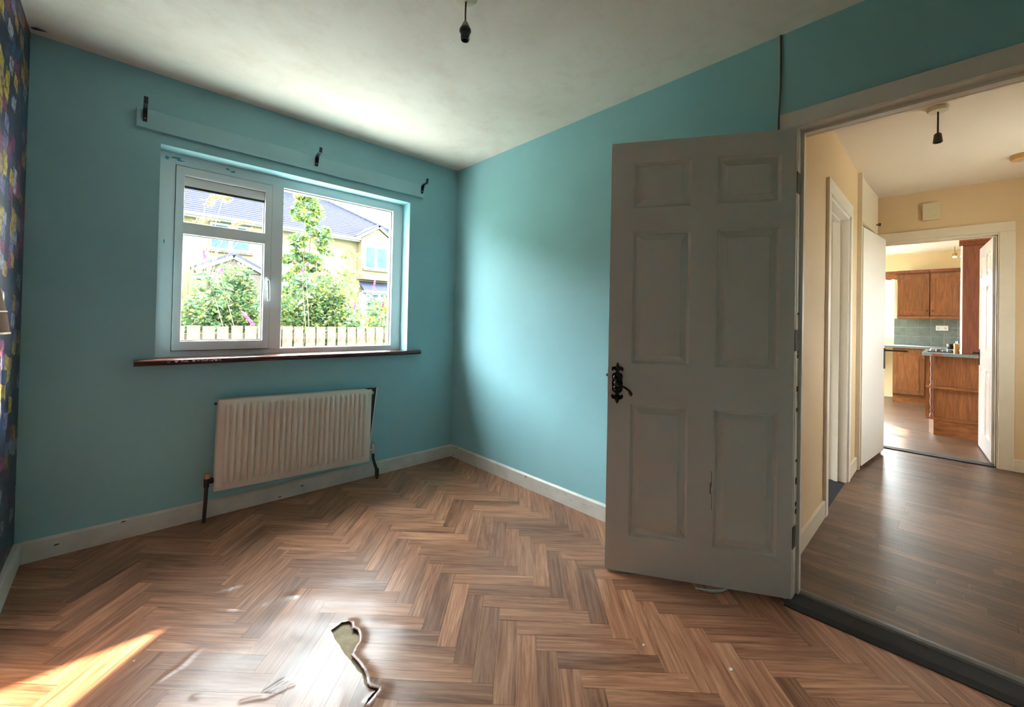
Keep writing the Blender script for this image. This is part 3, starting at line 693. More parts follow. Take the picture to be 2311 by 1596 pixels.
wl.box(.12, DX0, HY, HY+.11, -.2, 2.62).box(DX1, CX0, HY, HY+.11, -.2, 2.62).box(CX1, 3.42, HY, HY+.11, -.2, 2.62).box(DX0, DX1, HY, HY+.11, 1.985, 2.62).box(CX0, CX1, HY, HY+.11, 1.995, 2.03).box(CX0, CX1, HY, HY+.11, 2.425, 2.62)
struct('wall_hall_left', wl, 'cream', 'cream painted hall wall with a side doorway and a cupboard', 'wall')
we = MB().box(3.305, 3.415, -2.45, HY, -.2, 2.62).box(3.305, 3.415, -3.19, -2.45, 1.985, 2.62).box(3.305, 3.415, -4.1, -3.19, -.2, 2.62)
struct('wall_hall_end', we, 'cream', 'cream painted hall end wall around the kitchen doorway', 'wall')
wr2 = MB().box(.12, 1.85, -4.1, -3.95, -.2, 2.62).box(2.3, 3.42, -4.1, -3.95, -.2, 2.62).box(1.85, 2.3, -4.1, -3.95, -.2, .95).box(1.85, 2.3, -4.1, -3.95, 2.05, 2.62)
struct('wall_hall_right', wr2, 'cream', 'cream painted hall wall with the tall front window', 'wall')
struct('wall_hall_near', MB().box(.1195, .1235, -3.95, -3.262, -.005, H).box(.1195, .1235, -3.262, HY, 2.061, H), 'cream', 'cream painted hall side of the opening wall', 'wall')
struct('ceiling_hall', MB().box(.12, 3.42, -4.1, HY+.11, H, 2.62), 'hall_ceiling', 'cream white ceiling of the hall', 'ceiling')
w3 = thing('window_3_offscreen', 'white front window of the hall', 'window', (1.7, -4.02, .5), kind='structure')
MB().box(1.845, 1.9, -4.05, -3.99, .945, 2.055).box(2.25, 2.305, -4.05, -3.99, .945, 2.055).box(1.9, 2.25, -4.049, -3.991, .945, 1.01).box(1.9, 2.25, -4.049, -3.991, 1.99, 2.055).build('frame', 'upvc', w3)
MB().box(1.9, 2.25, -4.02, -4.014, 1.01, 1.99).build('pane', 'glass', w3)
# skirting of the hall
sh = MB().box(.135, DX0-.07, HY-.015, HY, 0, .10, .002).box(DX1+.07, CX0-.02, HY-.015, HY, 0, .10, .002)
skirt('baseboard_hall_left', sh, 'cream skirting board along the hall wall beside the doorway', 'cream_trim')
skirt('baseboard_hall_end', MB().box(3.29, 3.305, -3.95, -3.285, 0, .10, .002), 'cream skirting board right of the kitchen doorway', 'cream_trim')
# side doorway casing + lining
tm = MB()
tm.box(DX0-.07, DX0, HY-.018, HY, 0, 1.9845, .002).box(DX1, DX1+.07, HY-.018, HY, 0, 1.9845, .002).box(DX0-.07, DX1+.07, HY-.018, HY, 1.985, 2.075, .002)
tm.box(DX1-.02, DX1+.001, HY-.005, HY+.12, 0, 1.964).box(DX0-.001, DX0+.02, HY-.005, HY+.12, 0, 1.964).box(DX0-.001, DX1+.001, HY-.005, HY+.12, 1.9645, 1.9865)
tm.box(DX1-.035, DX1-.0205, HY+.045, HY+.07, 0, 1.951).box(DX0+.0205, DX1-.0205, HY+.045, HY+.07, 1.952, 1.964)
struct('trim_3', tm, 'hall_white', 'white architrave and lining of the side doorway in the hall', 'door frame')
# side room beyond that doorway
struct('floor_side_room', MB().box(.12, 2.26, HY+.0, .02, -.2, -.002), 'carpet', 'dark grey carpet seen through the side doorway', 'floor')
sr = MB().box(2.25, 2.335, HY+.11, .02, -.2, 2.62).box(.12, .3, 0, .3, -.2, 2.62).box(1.3, 3.42, 0, .3, -.2, 2.62).box(.3, 1.3, 0, .3, -.2, .95).box(.3, 1.3, 0, .3, 2.0, 2.62)
sr.box(2.335, 3.42, -1.75, -1.70, -.2, 2.62).box(.1195, .124, HY+.11, .0, -.005, H)
struct('wall_side_room', sr, 'pale_wall', 'pale walls of the side room with its window', 'wall')
struct('ceiling_side_room', MB().box(.12, 3.42, HY+.1, .3, H+.001, 2.62), 'pale_wall', 'pale ceiling of the side room', 'ceiling')
w4 = thing('window_4_offscreen', 'white window of the side room', 'window', (.8, .15, .95), kind='structure')
MB().box(.295, .36, .12, .18, .945, 2.005).box(1.24, 1.305, .12, .18, .945, 2.005).box(.36, 1.24, .121, .179, .945, 1.01).box(.36, 1.24, .121, .179, 1.94, 2.005).build('frame', 'upvc', w4)
MB().box(.36, 1.24, .15, .156, 1.01, 1.94).build('pane', 'glass', w4)
# side room door swung inwards against its wall
d3 = thing('door_3', 'white door folded back inside the side doorway', 'door', (DX1-.04, HY+.115, .012), kind='structure', rot=(0, 0, math.radians(97)))
panel_door(d3, .72, 1.95, .035, [(.09, .32), (.40, .63)], [(.17, .76), (.95, 1.54), (1.65, 1.85)], 'hall_white')
# cupboard: casing, upper hatch ajar, lower door ajar
tm = MB()
tm.box(CX0-.028, CX0, HY-.03, HY, 0, H, .002).box(CX1, CX1+.05, HY-.02, HY, 0, H, .002).box(CX0, CX1, HY-.012, HY, 1.99, 2.03).box(CX0, CX1, HY-.018, HY, 2.40, H)
struct('trim_4', tm, 'cream_trim', 'cream frame of the hall cupboard reaching the ceiling', 'door frame')
ht = thing('cupboard_hatch', 'small cream hatch door with a dark knob above the hall cupboard door', 'cupboard door', (CX0+.004, HY-.004, 2.035), rot=(0, 0, math.radians(-2.5)))
MB().box(0, .74, -.022, 0, 0, .36, .003).build('leaf', 'cream_trim', ht, False, True)
MB().lathe([(.006, 0), (.006, .012), (.014, .018), (.016, .026), (.010, .032), (0, .033)], (0, 0, 0), 14, Matrix.Translation((.66, -.022, .08)) @ Matrix.Rotation(math.pi/2, 4, 'X')).build('knob', 'brown_rubber', ht, True, True)
struct('floor_cupboard', MB().box(2.30, 3.31, HY+.0, -1.74, -.2, -.002), 'carpet', 'dark carpeted floor inside the hall cupboard', 'floor')
d4 = thing('door_4', 'flat white cupboard door ajar in the hall with a dark lever handle', 'door', (CX0+.004, HY-.004, .03), kind='structure', rot=(0, 0, math.radians(-5.6)))
MB().box(0, .77, -.035, 0, 0, 1.955, .003).build('leaf', 'hall_white', d4, False, True)
dh = MB().box(.728, .766, -.0415, -.0345, .755, .945, .002)
hpl = dh.build('handle_plate', 'brown_rubber', d4, False, True)
MB().tube([(.748, -.04, .925), (.75, -.09, .925), (.765, -.15, .924), (.775, -.19, .922)], [.009, .008, .008, .009]).build('lever', 'brown_rubber', hpl, True, True)
MB().box(.769, .772, -.03, -.006, .80, .95).build('latch_plate', 'brown_rubber', d4, False, True)
# kitchen doorway casing
tm = MB()
tm.box(3.288, 3.305, -3.285, -3.20, 0, 1.9895, .003).box(3.288, 3.305, -3.285, HY-.001, 1.990, 2.073, .003).box(3.288, 3.305, -2.45, HY-.001, 0, 1.9895, .003)
tm.box(3.3, 3.42, -3.215, -3.19, 0, 1.974).box(3.3, 3.42, -2.455, -2.43, 0, 1.974).box(3.3, 3.42, -3.215, -2.43, 1.975, 1.9895).box(3.335, 3.36, -3.1895, -3.184, 0, 1.961).box(3.345, 3.375, -3.1895, -2.4555, 1.962, 1.9745)
t5 = struct('trim_5', tm, 'cream_trim', 'cream architrave and lining of the kitchen doorway', 'door frame')
for z in (.25, 1.72): MB().box(3.376, 3.418, -3.1895, -3.186, z, z+.105).build('hinge_plate', 'black_iron', t5)
struct('trim_6', MB().box(3.31, 3.41, -3.19, -2.45, -.003, .008, .002), 'black_rubber', 'dark metal threshold bar of the kitchen doorway', 'threshold')
# chime box
ch = thing('chime_box', 'square cream chime box on the wall above the kitchen doorway', 'door chime', (3.305, -2.79, 2.16))
MB().box(3.275, 3.306, -2.85, -2.735, 2.155, 2.315, .004).build('case', 'plastic_cream', ch)
MB().box(3.2735, 3.276, -2.843, -2.742, 2.163, 2.307).build('grille', 'plastic_cream', ch)
# hall pendant + smoke alarm
hp_ = thing('pendant_lampholder', 'dark lampholder hanging from a round rose on the hall ceiling', 'lamp', (1.30, -2.857, H))
MB().lathe([(0, H+.001), (.045, H+.001), (.048, H-.012), (.043, H-.026), (.01, H-.028), (0, H-.028)], (1.30, -2.857, 0), 24).build('ceiling_rose', 'rose_cream', hp_, True)
MB().tube([(1.30, -2.857, H-.02), (1.297, -2.857, 2.34), (1.296, -2.857, 2.27)], .0042).build('flex', 'brown_rubber', hp_, True)
MB().lathe([(.010, 2.278), (.016, 2.272), (.021, 2.225), (.017, 2.223), (.015, 2.25), (0, 2.25)], (1.296, -2.857, 0), 16).build('socket', 'brown_rubber', hp_, True)
sm = thing('smoke_alarm', 'round amber smoke alarm on the hall ceiling', 'smoke alarm', (2.62, -3.27, H))
MB().lathe([(0, H+.001), (.062, H+.001), (.066, H-.010), (.060, H-.034), (.045, H-.040), (0, H-.040)], (2.62, -3.27, 0), 28).build('case', 'amber', sm, True)
MB().lathe([(.012, H-.039), (.012, H-.043), (0, H-.043)], (2.62, -3.27, 0), 12).build('button', 'rose_cream', sm, True)

# ================================================================== KITCHEN
KX = 7.5
struct('floor_kitchen', MB().box(3.41, KX+.05, -4.5, -.6, -.2, 0), 'kitchen_floor', 'wood-strip floor of the kitchen shining in the daylight', 'floor')
kb = MB().box(KX, KX+.3, -4.5, -2.27, -.2, 2.62).box(KX, KX+.3, -1.15, -.6, -.2, 2.62).box(KX, KX+.3, -2.27, -1.15, -.2, 1.0).box(KX, KX+.3, -2.27, -1.15, 2.06, 2.62)
kwo = struct('wall_kitchen_back', kb, 'kitchen_wall', 'yellow cream kitchen wall behind the wall cupboards', 'wall')
struct('wall_kitchen_left', MB().box(3.415, 4.9, -.8, -.5, -.2, 2.62).box(6.9, KX, -.8, -.5, -.2, 2.62).box(4.9, 6.9, -.8, -.5, 2.15, 2.62), 'kitchen_wall', 'yellow cream kitchen wall with the patio door', 'wall')
struct('wall_kitchen_near', MB().box(3.30, 3.415, HY, -.5, -.2, 2.62), 'kitchen_wall', 'yellow cream kitchen wall backing the hall cupboard', 'wall')
struct('wall_kitchen_right', MB().box(3.415, KX, -4.65, -4.4, -.2, 2.62), 'kitchen_wall', 'yellow cream kitchen wall behind the open door', 'wall')
struct('ceiling_kitchen', MB().box(3.41, KX+.3, -4.65, -.5, 2.42, 2.62), 'kitchen_white', 'white ceiling of the kitchen', 'ceiling')
w5 = thing('window_5', 'white kitchen window beside the pine wall cupboards', 'window', (KX+.1, -1.7, 1.0), kind='structure')
MB().box(KX+.05, KX+.12, -2.275, -2.2, .995, 2.065).box(KX+.05, KX+.12, -1.22, -1.145, .995, 2.065).box(KX+.051, KX+.119, -2.2, -1.22, .995, 1.07).box(KX+.051, KX+.119, -2.2, -1.22, 2.0, 2.065).build('frame', 'upvc', w5)
MB().box(KX+.08, KX+.086, -2.2, -1.22, 1.07, 2.0).build('pane', 'glass', w5)
w6 = thing('window_6_offscreen', 'wide glazed patio door of the kitchen', 'window', (5.9, -.65, 0), kind='structure')
q = MB()
for a in (4.9, 5.53, 6.20, 6.84): q.box(a, a+.06, -.68, -.62, 0, 2.15)
q.box(4.9, 6.9, -.68, -.62, 0, .12).box(4.9, 6.9, -.68, -.62, 2.08, 2.15).build('frame', 'upvc', w6)
for a, b2 in ((4.96, 5.53), (5.59, 6.2), (6.26, 6.84)): MB().box(a, b2, -.65, -.644, .12, 2.08).build('pane', 'glass', w6)
# splashback tiles
for i in range(6):
    for j in range(3):
        y1 = -2.27-.148*i; z0 = .895+.148*j
        MB().box(KX-.008, KX+.001, y1-.1435, y1, z0, z0+.1435, .001).build('tile', 'tile', kwo)
MB().box(KX-.004, KX+.001, -3.15, -2.27, .89, 1.34).build('grout', 'grout', kwo)
# base cupboards under the back wall, worktop
def cab_door(root, x, y0, y1, z0, z1, mat='pine', arch=True):
    d = MB().box(x, x+.02, y0, y1, z0, z1, .002).build('door', mat, root)
    ins = .055
    def outline(i, k):
        pts = [(y0+i, z0+i), (y1-i, z0+i)]
        top = z1-i
        if arch:
            for s in range(9):
                t = s/8; yy = y1-i+(y0+i-(y1-i))*t
                pts.append((yy, top-k+k*math.sin(math.pi*min(1, max(0, (t-.12)/.76)))**.6 if .12 < t < .88 else top-k))
        else: pts += [(y1-i, top), (y0+i, top)]
        return pts
    MYZ = Matrix(((0, 0, 1, 0), (1, 0, 0, 0), (0, 1, 0, 0), (0, 0, 0, 1)))
    MB().prism(outline(ins-.012, .03), x-.0015, x+.001, MYZ).build('groove', mat, d)
    MB().prism(outline(ins+.008, .03), x-.008, x+.001, MYZ).build('raised_panel', mat, d)
    return d
bc = thing('base_cupboard', 'pine base cupboard with an arched panel door below the back worktop', 'cupboard', (6.86, -2.6, 0))
MB().box(6.86, KX-.009, -3.1, -2.30, .13, .86).build('body', 'pine', bc)
MB().box(6.90, 6.92, -3.1, -2.30, -.001, .13).build('plinth', 'pine_x', bc)
cab_door(bc, 6.84, -2.66, -2.305, .145, .82)
cab_door(bc, 6.84, -3.05, -2.68, .145, .82)
MB().lathe([(.005, 0), (.005, .01), (.012, .018), (0, .024)], (0, 0, 0), 12, Matrix.Translation((6.84, -2.64, .70)) @ Matrix.Rotation(-math.pi/2, 4, 'Y')).build('knob', 'black_iron', bc, True)
kt = thing('kitchen_worktop', 'grey-green worktop along the kitchen back wall', 'worktop', (7.1, -2.2, .86))
MB().box(6.81, KX-.0085, -3.2, -1.0, .86, .895, .006).build('slab', 'worktop', kt)
# wall cupboards
for (a, b2, lb) in ((-2.70, -2.325, 'arched pine wall cupboard beside the kitchen window'), (-3.08, -2.705, 'arched pine wall cupboard over the hob corner')):
    wc = thing('wall_cupboard', lb, 'cupboard', (7.12, (a+b2)/2, 1.33), 'pine wall cupboards above the tiles')
    MB().box(7.12, KX+.001, a, b2, 1.345, 2.07).build('body', 'pine', wc)
    cab_door(wc, 7.10, a+.006, b2-.006, 1.375, 2.03)
    MB().box(7.09, 7.14, a, b2, 1.325, 1.365, .004).build('light_rail', 'pine_x', wc)
    MB().box(7.085, 7.15, a, b2, 2.055, 2.10, .008).build('cornice', 'redwood', wc)
    MB().lathe([(.004, 0), (.004, .01), (.010, .016), (0, .022)], (0, 0, 0), 12, Matrix.Translation((7.10, b2-.03 if a < -3 else b2-.35, 1.45)) @ Matrix.Rotation(-math.pi/2, 4, 'Y')).build('knob', 'black_iron', wc, True)
pm = thing('window_pelmet', 'scalloped pine pelmet over the kitchen window', 'pelmet', (7.2, -1.8, 1.97))
pts = [(-2.325, 2.10), (-1.1, 2.10)] + [(-1.1-.0245*i, 1.975-.014*abs(math.sin(i*math.pi/4))) for i in range(51)]
MB().prism(pts, 7.12, 7.14, Matrix(((0, 0, 1, 0), (1, 0, 0, 0), (0, 1, 0, 0), (0, 0, 0, 1)))).build('valance', 'pine_x', pm)
MB().box(7.14, KX+.001, -2.345, -2.326, 1.42, 2.0).build('end_panel', 'pine', pm)
sk = thing('socket_plate', 'white double socket plate on the grey-green tiles', 'socket', (KX, -2.83, 1.15))
MB().box(KX-.018, KX-.006, -2.905, -2.765, 1.145, 1.225, .003).build('plate', 'upvc', sk)
for y in (-2.875, -2.795): MB().box(KX-.020, KX-.017, y-.015, y+.015, 1.165, 1.195).build('outlet', 'rose_cream', sk)
# peninsula end shelves
pn = thing('peninsula_shelves', 'pine peninsula end unit with open shelves and a turned corner post', 'shelf unit', (4.5, -2.95, 0))
MB().box(4.53, 5.75, -3.5, -2.79, .165, .865).build('body', 'pine', pn)
MB().prism([(4.466, -2.80), (4.466, -3.5), (5.75, -3.5), (5.75, -2.80), (4.60, -2.762)], -.001, .165, None).build('plinth', 'pine_x', pn)
SHP = [(4.45, -2.80), (4.45, -3.5), (4.55, -3.5), (4.55, -2.74), (4.50, -2.735)]
for z in (.165, .508): MB().prism(SHP, z, z+.022).build('shelf', 'pine_x', pn)
MB().box(4.55, 4.60, -2.79, -2.735, .165, .865).build('side_panel', 'pine', pn)
prof = [(.018, .187), (.018, .22), (.010, .235), (.016, .26), (.010, .30), (.018, .36), (.012, .42), (.018, .46), (.018, .508)]
MB().lathe(prof, (4.475, -2.785, 0), 14).lathe([(.018, .53), (.018, .55), (.010, .565), (.018, .61), (.011, .66), (.017, .72), (.011, .78), (.018, .81), (.018, .865)], (4.475, -2.785, 0), 14).build('turned_post', 'redwood', pn, True)
pw = thing('peninsula_worktop', 'grey-green worktop with a chipped front edge on the pine peninsula', 'worktop', (4.8, -3.1, .865))
MB().prism([(4.43, -2.785), (4.43, -3.5), (5.8, -3.5), (5.8, -2.70), (4.50, -2.70)], .865, .897).build('slab', 'worktop', pw)
MB().box(4.428, 4.431, -2.86, -2.79, .866, .892).build('chipped_edge', 'chipboard', pw)
hb = thing('gas_hob', 'black gas hob with pale pan supports on the peninsula worktop', 'hob', (5.0, -2.9, .897))
MB().box(4.75, 5.25, -3.02, -2.74, .897, .906, .003).build('plate', 'black_plastic', hb)
for bx, by in ((4.87, -2.81), (4.87, -2.95), (5.12, -2.81), (5.12, -2.95)):
    MB().lathe([(.03, .904), (.03, .915), (.02, .918), (0, .918)], (bx, by, 0), 14).build('burner', 'dark_metal', hb, True)
    MB().tube([(bx-.05, by, .905), (bx-.05, by, .928), (bx+.05, by, .928), (bx+.05, by, .905)], .004, 6).tube([(bx, by-.05, .905), (bx, by-.05, .928), (bx, by+.05, .928), (bx, by+.05, .905)], .004, 6).build('pan_support', 'chrome', hb)
pot = thing('pan', 'small black pan at the back of the gas hob', 'pan', (5.15, -2.96, .93))
MB().lathe([(0, .932), (.055, .932), (.06, .94), (.06, .99), (.055, .99), (.055, .94), (0, .938)], (5.12, -2.95, 0), 18).build('bowl', 'black_plastic', pot, True)
MB().tube([(5.06, -2.95, .98), (4.95, -2.97, .99)], .006).build('handle', 'black_plastic', pot, True)
pml = thing('pepper_mill', 'copper coloured pepper mill standing by the tall red wood panel', 'pepper mill', (4.55, -2.985, .897))
MB().lathe([(0, .896), (.020, .896), (.021, .93), (.021, 1.0), (.018, 1.008)], (4.54, -2.968, 0), 16).build('body', 'copper', pml, True)
MB().lathe([(.018, 1.006), (.008, 1.012), (.008, 1.02), (.010, 1.03), (0, 1.036)], (4.54, -2.968, 0), 14).build('top', 'chrome', pml, True)
tp_ = thing('tall_panel', 'tall reddish wood end panel standing on the peninsula up to the cornice', 'panel', (4.6, -3.2, .897))
MB().box(4.50, 4.75, -3.5, -3.008, .897, 2.10).build('board', 'redwood', tp_)
MB().box(4.492, 4.75, -3.0075, -2.994, .897, 2.10).build('edge_strip', 'kitchen_white', tp_)
MB().prism([(0, 0), (-.02, .01), (-.035, .03), (-.055, .045), (-.055, .07), (0, .07)], 2.98, 3.5, Matrix.Translation((4.50, 0, 2.06)) @ Matrix(((1, 0, 0, 0), (0, 0, -1, 0), (0, 1, 0, 0), (0, 0, 0, 1)))).build('cornice', 'redwood', tp_)
sp = thing('kitchen_spotlight', 'small lit amber spotlight under the kitchen cornice beside the tall panel', 'lamp', (7.05, -2.97, 2.29))
MB().lathe([(.022, 0), (.026, .035), (.010, .06), (0, .06)], (7.05, -2.965, 2.27), 14).tube([(7.05, -2.965, 2.34), (7.05, -2.965, 2.421)], .006).build('cone', 'brass', sp, True)
MB().lathe([(0, -.022), (.018, -.016), (.021, 0), (.018, .012), (0, .012)], (7.05, -2.965, 2.27), 14).build('bulb', 'lit_bulb', sp, True)
# kitchen door leaf
d2 = thing('door_2', 'glossy white six-panel kitchen door standing open', 'door', (3.425, -3.168, .012), kind='structure', rot=(0, 0, math.radians(3.7)))
panel_door(d2, .762, 1.96, .036, [(.103, .350), (.457, .705)][::1], [(.167, .769), (.957, 1.555), (1.66, 1.86)], 'kitchen_white')
MB().box(.70, .74, -.001, .005, .80, .96).tube([(.72, .004, .92), (.72, .05, .92), (.62, .055, .92)], .008).build('handle', 'black_iron', d2, False, True)

# ================================================================== OUTDOORS
struct('ground', MB().box(-60, 60, -60, 80, -.6, -.35), 'grass_ground', 'grassy ground of the gardens outside', 'ground')
struct('patio', MB().box(-8, 3.41, .40, 2.95, -.36, -.33), 'concrete', 'unseen pale concrete slab added below the window to bounce light indoors', 'path')  # unseen slab added to throw sunlight up onto the ceiling
struct('reflector', MB().box(-10, 14, -12, -3.72, -.36, -.33), 'concrete', 'pale concrete forecourt added out of view to keep bounced light neutral', 'path')  # unseen slab added so the grass sends no green into the hall
struct('side_reflector', MB().box(3.42, 14, -.49, 8, -.36, -.331), 'concrete', 'unseen pale concrete slab added outside the kitchen to keep bounced light neutral', 'path')  # added out of view, stops grass tinting the kitchen daylight
# ---- fence
fe = thing('garden_fence', 'low pale timber board fence outside the window', 'fence', (0, 3, -.35))
x = -3.2; rg = random.Random(11)
while x < 3.4:
    w_ = .115+rg.uniform(-.006, .006); t = 1.028+rg.uniform(-.008, .004)
    mb = MB().box(-t/2-.17, t/2+.17, -w_/2, w_/2, -.009, .009)
    o = bpy.data.objects.new('board', mb.mesh('board', 'fence_wood')); COL.objects.link(o); o.parent = fe
    o.matrix_parent_inverse = Matrix.Translation((0, -3, .35)); o.location = (x+w_/2, 3.0, t/2-.17); o.rotation_euler = (math.pi/2, math.pi/2, 0)
    for dx in (.03, -.03): MB().lathe([(.004, 0), (.004, .002), (0, .002)], (0, 0, 0), 6, Matrix.Translation((x+w_/2+dx, 2.991, .90)) @ Matrix.Rotation(math.pi/2, 4, 'X')).build('nail', 'rust', fe)
    x += .140+rg.uniform(-.004, .004)
for z in (.86, .1): MB().box(-3.25, 3.45, 3.01, 3.055, z, z+.08).build('rail', 'fence_wood', fe)
for xx in (-2.6, -.6, 1.4, 3.2): MB().box(xx, xx+.08, 3.05, 3.13, -.36, 1.0).build('post', 'fence_wood', fe)

# ---- house across
hs = thing('house', 'yellow rendered house with a grey slate hipped roof behind the shrubs', 'house', (2, 16, -.35))
GY = 16.0; EZ = 4.85
MB().box(-26, 9.0, GY, 24, -.4, EZ).build('wall', 'facade', hs)  # left end stretched out of view to block low sky light
nc = 22; rx0, rx1, ry, rz = -22.0, 5.8, 20.0, 7.35
for i in range(nc):     # slate courses, each lapping the one below
    t0, t1 = i/nc, (i+1.25)/nc; t1 = min(t1, 1.0)
    def P(t, side, off): return ((-26.3+(rx0+26.3)*t) if side < 0 else (9.3+(rx1-9.3)*t), GY-.4+(ry-GY+.4)*t, EZ-.12+(rz-EZ+.12)*t+off)
    a, b_, c_, d_ = P(t0, -1, .08), P(t0, 1, .08), P(t1, 1, .0), P(t1, -1, .0)
    lo = [(p_[0], p_[1], p_[2]-.055) for p_ in (a, b_, c_, d_)]
    mb = MB(); mb.quad(a, b_, c_, d_); mb.quad(*lo); mb.quad(a, b_, lo[1], lo[0], mi=1)
    mb.build('slate_course', ['slate_light', 'slate'], hs)
MB().quad((9.3, GY-.4, EZ-.12), (9.3, 24.4, EZ-.12), (rx1, ry, rz)).quad((-26.3, GY-.4, EZ-.12), (-26.3, 24.4, EZ-.12), (rx0, ry, rz)).quad((9.3, 24.4, EZ-.12), (-26.3, 24.4, EZ-.12), (rx0, ry, rz), (rx1, ry, rz)).build('hip_slope', 'slate', hs)
MB().tube([(rx1, ry, rz+.06), (9.35, GY-.4, EZ)], .09, 8).tube([(rx0, ry, rz+.05), (rx1, ry, rz+.05)], .09, 8).build('ridge_tiles', 'slate', hs)
MB().box(-26.35, 5.85, GY-.48, GY-.36, EZ-.14, EZ-.03).box(7.45, 9.35, GY-.48, GY-.36, EZ-.14, EZ-.03).build('gutter', 'out_white', hs)
MB().box(-26.3, 5.85, GY-.37, GY+.02, EZ-.20, EZ-.12).box(7.45, 9.3, GY-.37, GY+.02, EZ-.20, EZ-.12).build('soffit', 'out_white', hs)
# half-dormer gable
gm = MB().box(5.86, 7.44, GY-.5, GY+.01, 2.95, EZ-.25).prism([(5.86, EZ-.25), (7.44, EZ-.25), (7.44, EZ-.05), (6.65, 5.34), (5.86, EZ-.05)], GY-.5, GY+1.2, Matrix(((1, 0, 0, 0), (0, 0, 1, 0), (0, 1, 0, 0), (0, 0, 0, 1))))
gm.build('gable_wall', 'facade', hs)
def slope(x0, z0, x1, z1, y0, y1, t, mat, nm, par=hs):
    dx, dz = x1-x0, z1-z0; L_ = math.hypot(dx, dz); nx, nz = -dz/L_*t, dx/L_*t
    if nz < 0: nx, nz = -nx, -nz
    MB().prism([(x0, z0), (x1, z1), (x1+nx, z1+nz), (x0+nx, z0+nz)], y0, y1, Matrix(((1, 0, 0, 0), (0, 0, 1, 0), (0, 1, 0, 0), (0, 0, 0, 1)))).build(nm, mat, par)
for s_ in (-1, 1):
    slope(6.65+s_*.98, 4.72, 6.65, 5.36, GY-.62, GY-.54, .15, 'out_white', 'bargeboard')
    slope(6.65+s_*1.02, 4.84, 6.65, 5.50, GY-.65, GY+1.6, .06, 'slate', 'gable_slates')
def hwin(x0, x1, z0, z1, y, mull, par=hs, sill=True):
    w_ = MB().box(x0, x1, y-.06, y+.02, z0, z1).build('window', 'out_white', par)
    edges = [x0]+mull+[x1]
    for i in range(len(edges)-1):
        MB().box(edges[i]+.07, edges[i+1]-.07, y-.075, y-.055, z0+.08, z1-.08).build('pane', 'dark_glass', w_)
    if sill: MB().box(x0-.08, x1+.08, y-.12, y+.02, z0-.10, z0).build('sill', 'stone', w_)
hwin(6.0, 7.13, 3.44, 4.50, GY-.5, [6.55])
hwin(.30, 1.62, 3.62, 4.62, GY, [.95])
hwin(-2.6, -1.4, 3.62, 4.62, GY, [-2.0])
hwin(6.1, 8.2, .6, 2.34, GY-.5, [6.75, 7.5], sill=False)
MB().box(6.0, 8.4, GY-.45, GY+.01, -.4, 2.36).build('bay_wall', 'out_white', hs)
for i in range(4): MB().prism([(GY-.72+.18*i, 2.44+.115*i), (GY-.50+.18*i, 2.58+.115*i), (GY-.48+.18*i, 2.54+.115*i), (GY-.72+.18*i, 2.39+.115*i)], 5.95-.0, 8.5, Matrix(((0, 0, 1, 0), (1, 0, 0, 0), (0, 1, 0, 0), (0, 0, 0, 1)))).build('bay_slates', 'slate', hs)
MB().box(5.95, 8.5, GY-.76, GY-.44, 2.33, 2.43).build('bay_fascia', 'out_white', hs)
# porch gable
for (cx_, hw_, pk, bs, y_, nm) in ((.93, 1.05, 3.36, 2.72, GY-.9, 'porch'), (4.4, .62, 2.75, 2.42, GY-.9, 'porch')):
    MB().box(cx_-hw_+.12, cx_+hw_-.12, y_+.1, GY+.01, -.4, bs+.02).prism([(cx_-hw_+.12, bs), (cx_+hw_-.12, bs), (cx_, pk-.1)], y_+.1, GY, Matrix(((1, 0, 0, 0), (0, 0, 1, 0), (0, 1, 0, 0), (0, 0, 0, 1)))).build('porch_wall', 'stone', hs)
    for s_ in (-1, 1):
        slope(cx_+s_*(hw_+.05), bs-.05, cx_, pk-.12, y_, y_+.07, .13, 'out_white', 'porch_bargeboard')
        slope(cx_+s_*(hw_+.1), bs+.08, cx_, pk+.03, y_-.04, GY, .07, 'slate', 'porch_slates')

# ---- planting
def leaves(mb, rng, cx_, cy_, cz, rx, ry_, rz_, cnt, size, shell=.55, mi=lambda r: 0, long=1.5):
    b = mb.bm
    for _ in range(cnt):
        while True:
            p = Vector((rng.uniform(-1, 1), rng.uniform(-1, 1), rng.uniform(-1, 1)))
            if shell < p.length < 1: break
        c = Vector((cx_+p.x*rx, cy_+p.y*ry_, cz+p.z*rz_)); s = size*rng.uniform(.6, 1.3)
        a = Vector((rng.gauss(0, 1), rng.gauss(0, 1), rng.gauss(0, .5)-.3)).normalized(); t = Vector((rng.gauss(0, 1), rng.gauss(0, 1), rng.gauss(0, 1)))
        w_ = a.cross(t).normalized(); nn = a.cross(w_)
        v = [b.verts.new(c-a*s*long/2), b.verts.new(c+w_*s*.5+nn*s*.12), b.verts.new(c+a*s*long/2-nn*s*.1), b.verts.new(c-w_*s*.5+nn*s*.12)]
        k = mi(rng); b.faces.new((v[0], v[1], v[2])).material_index = k; b.faces.new((v[0], v[2], v[3])).material_index = k
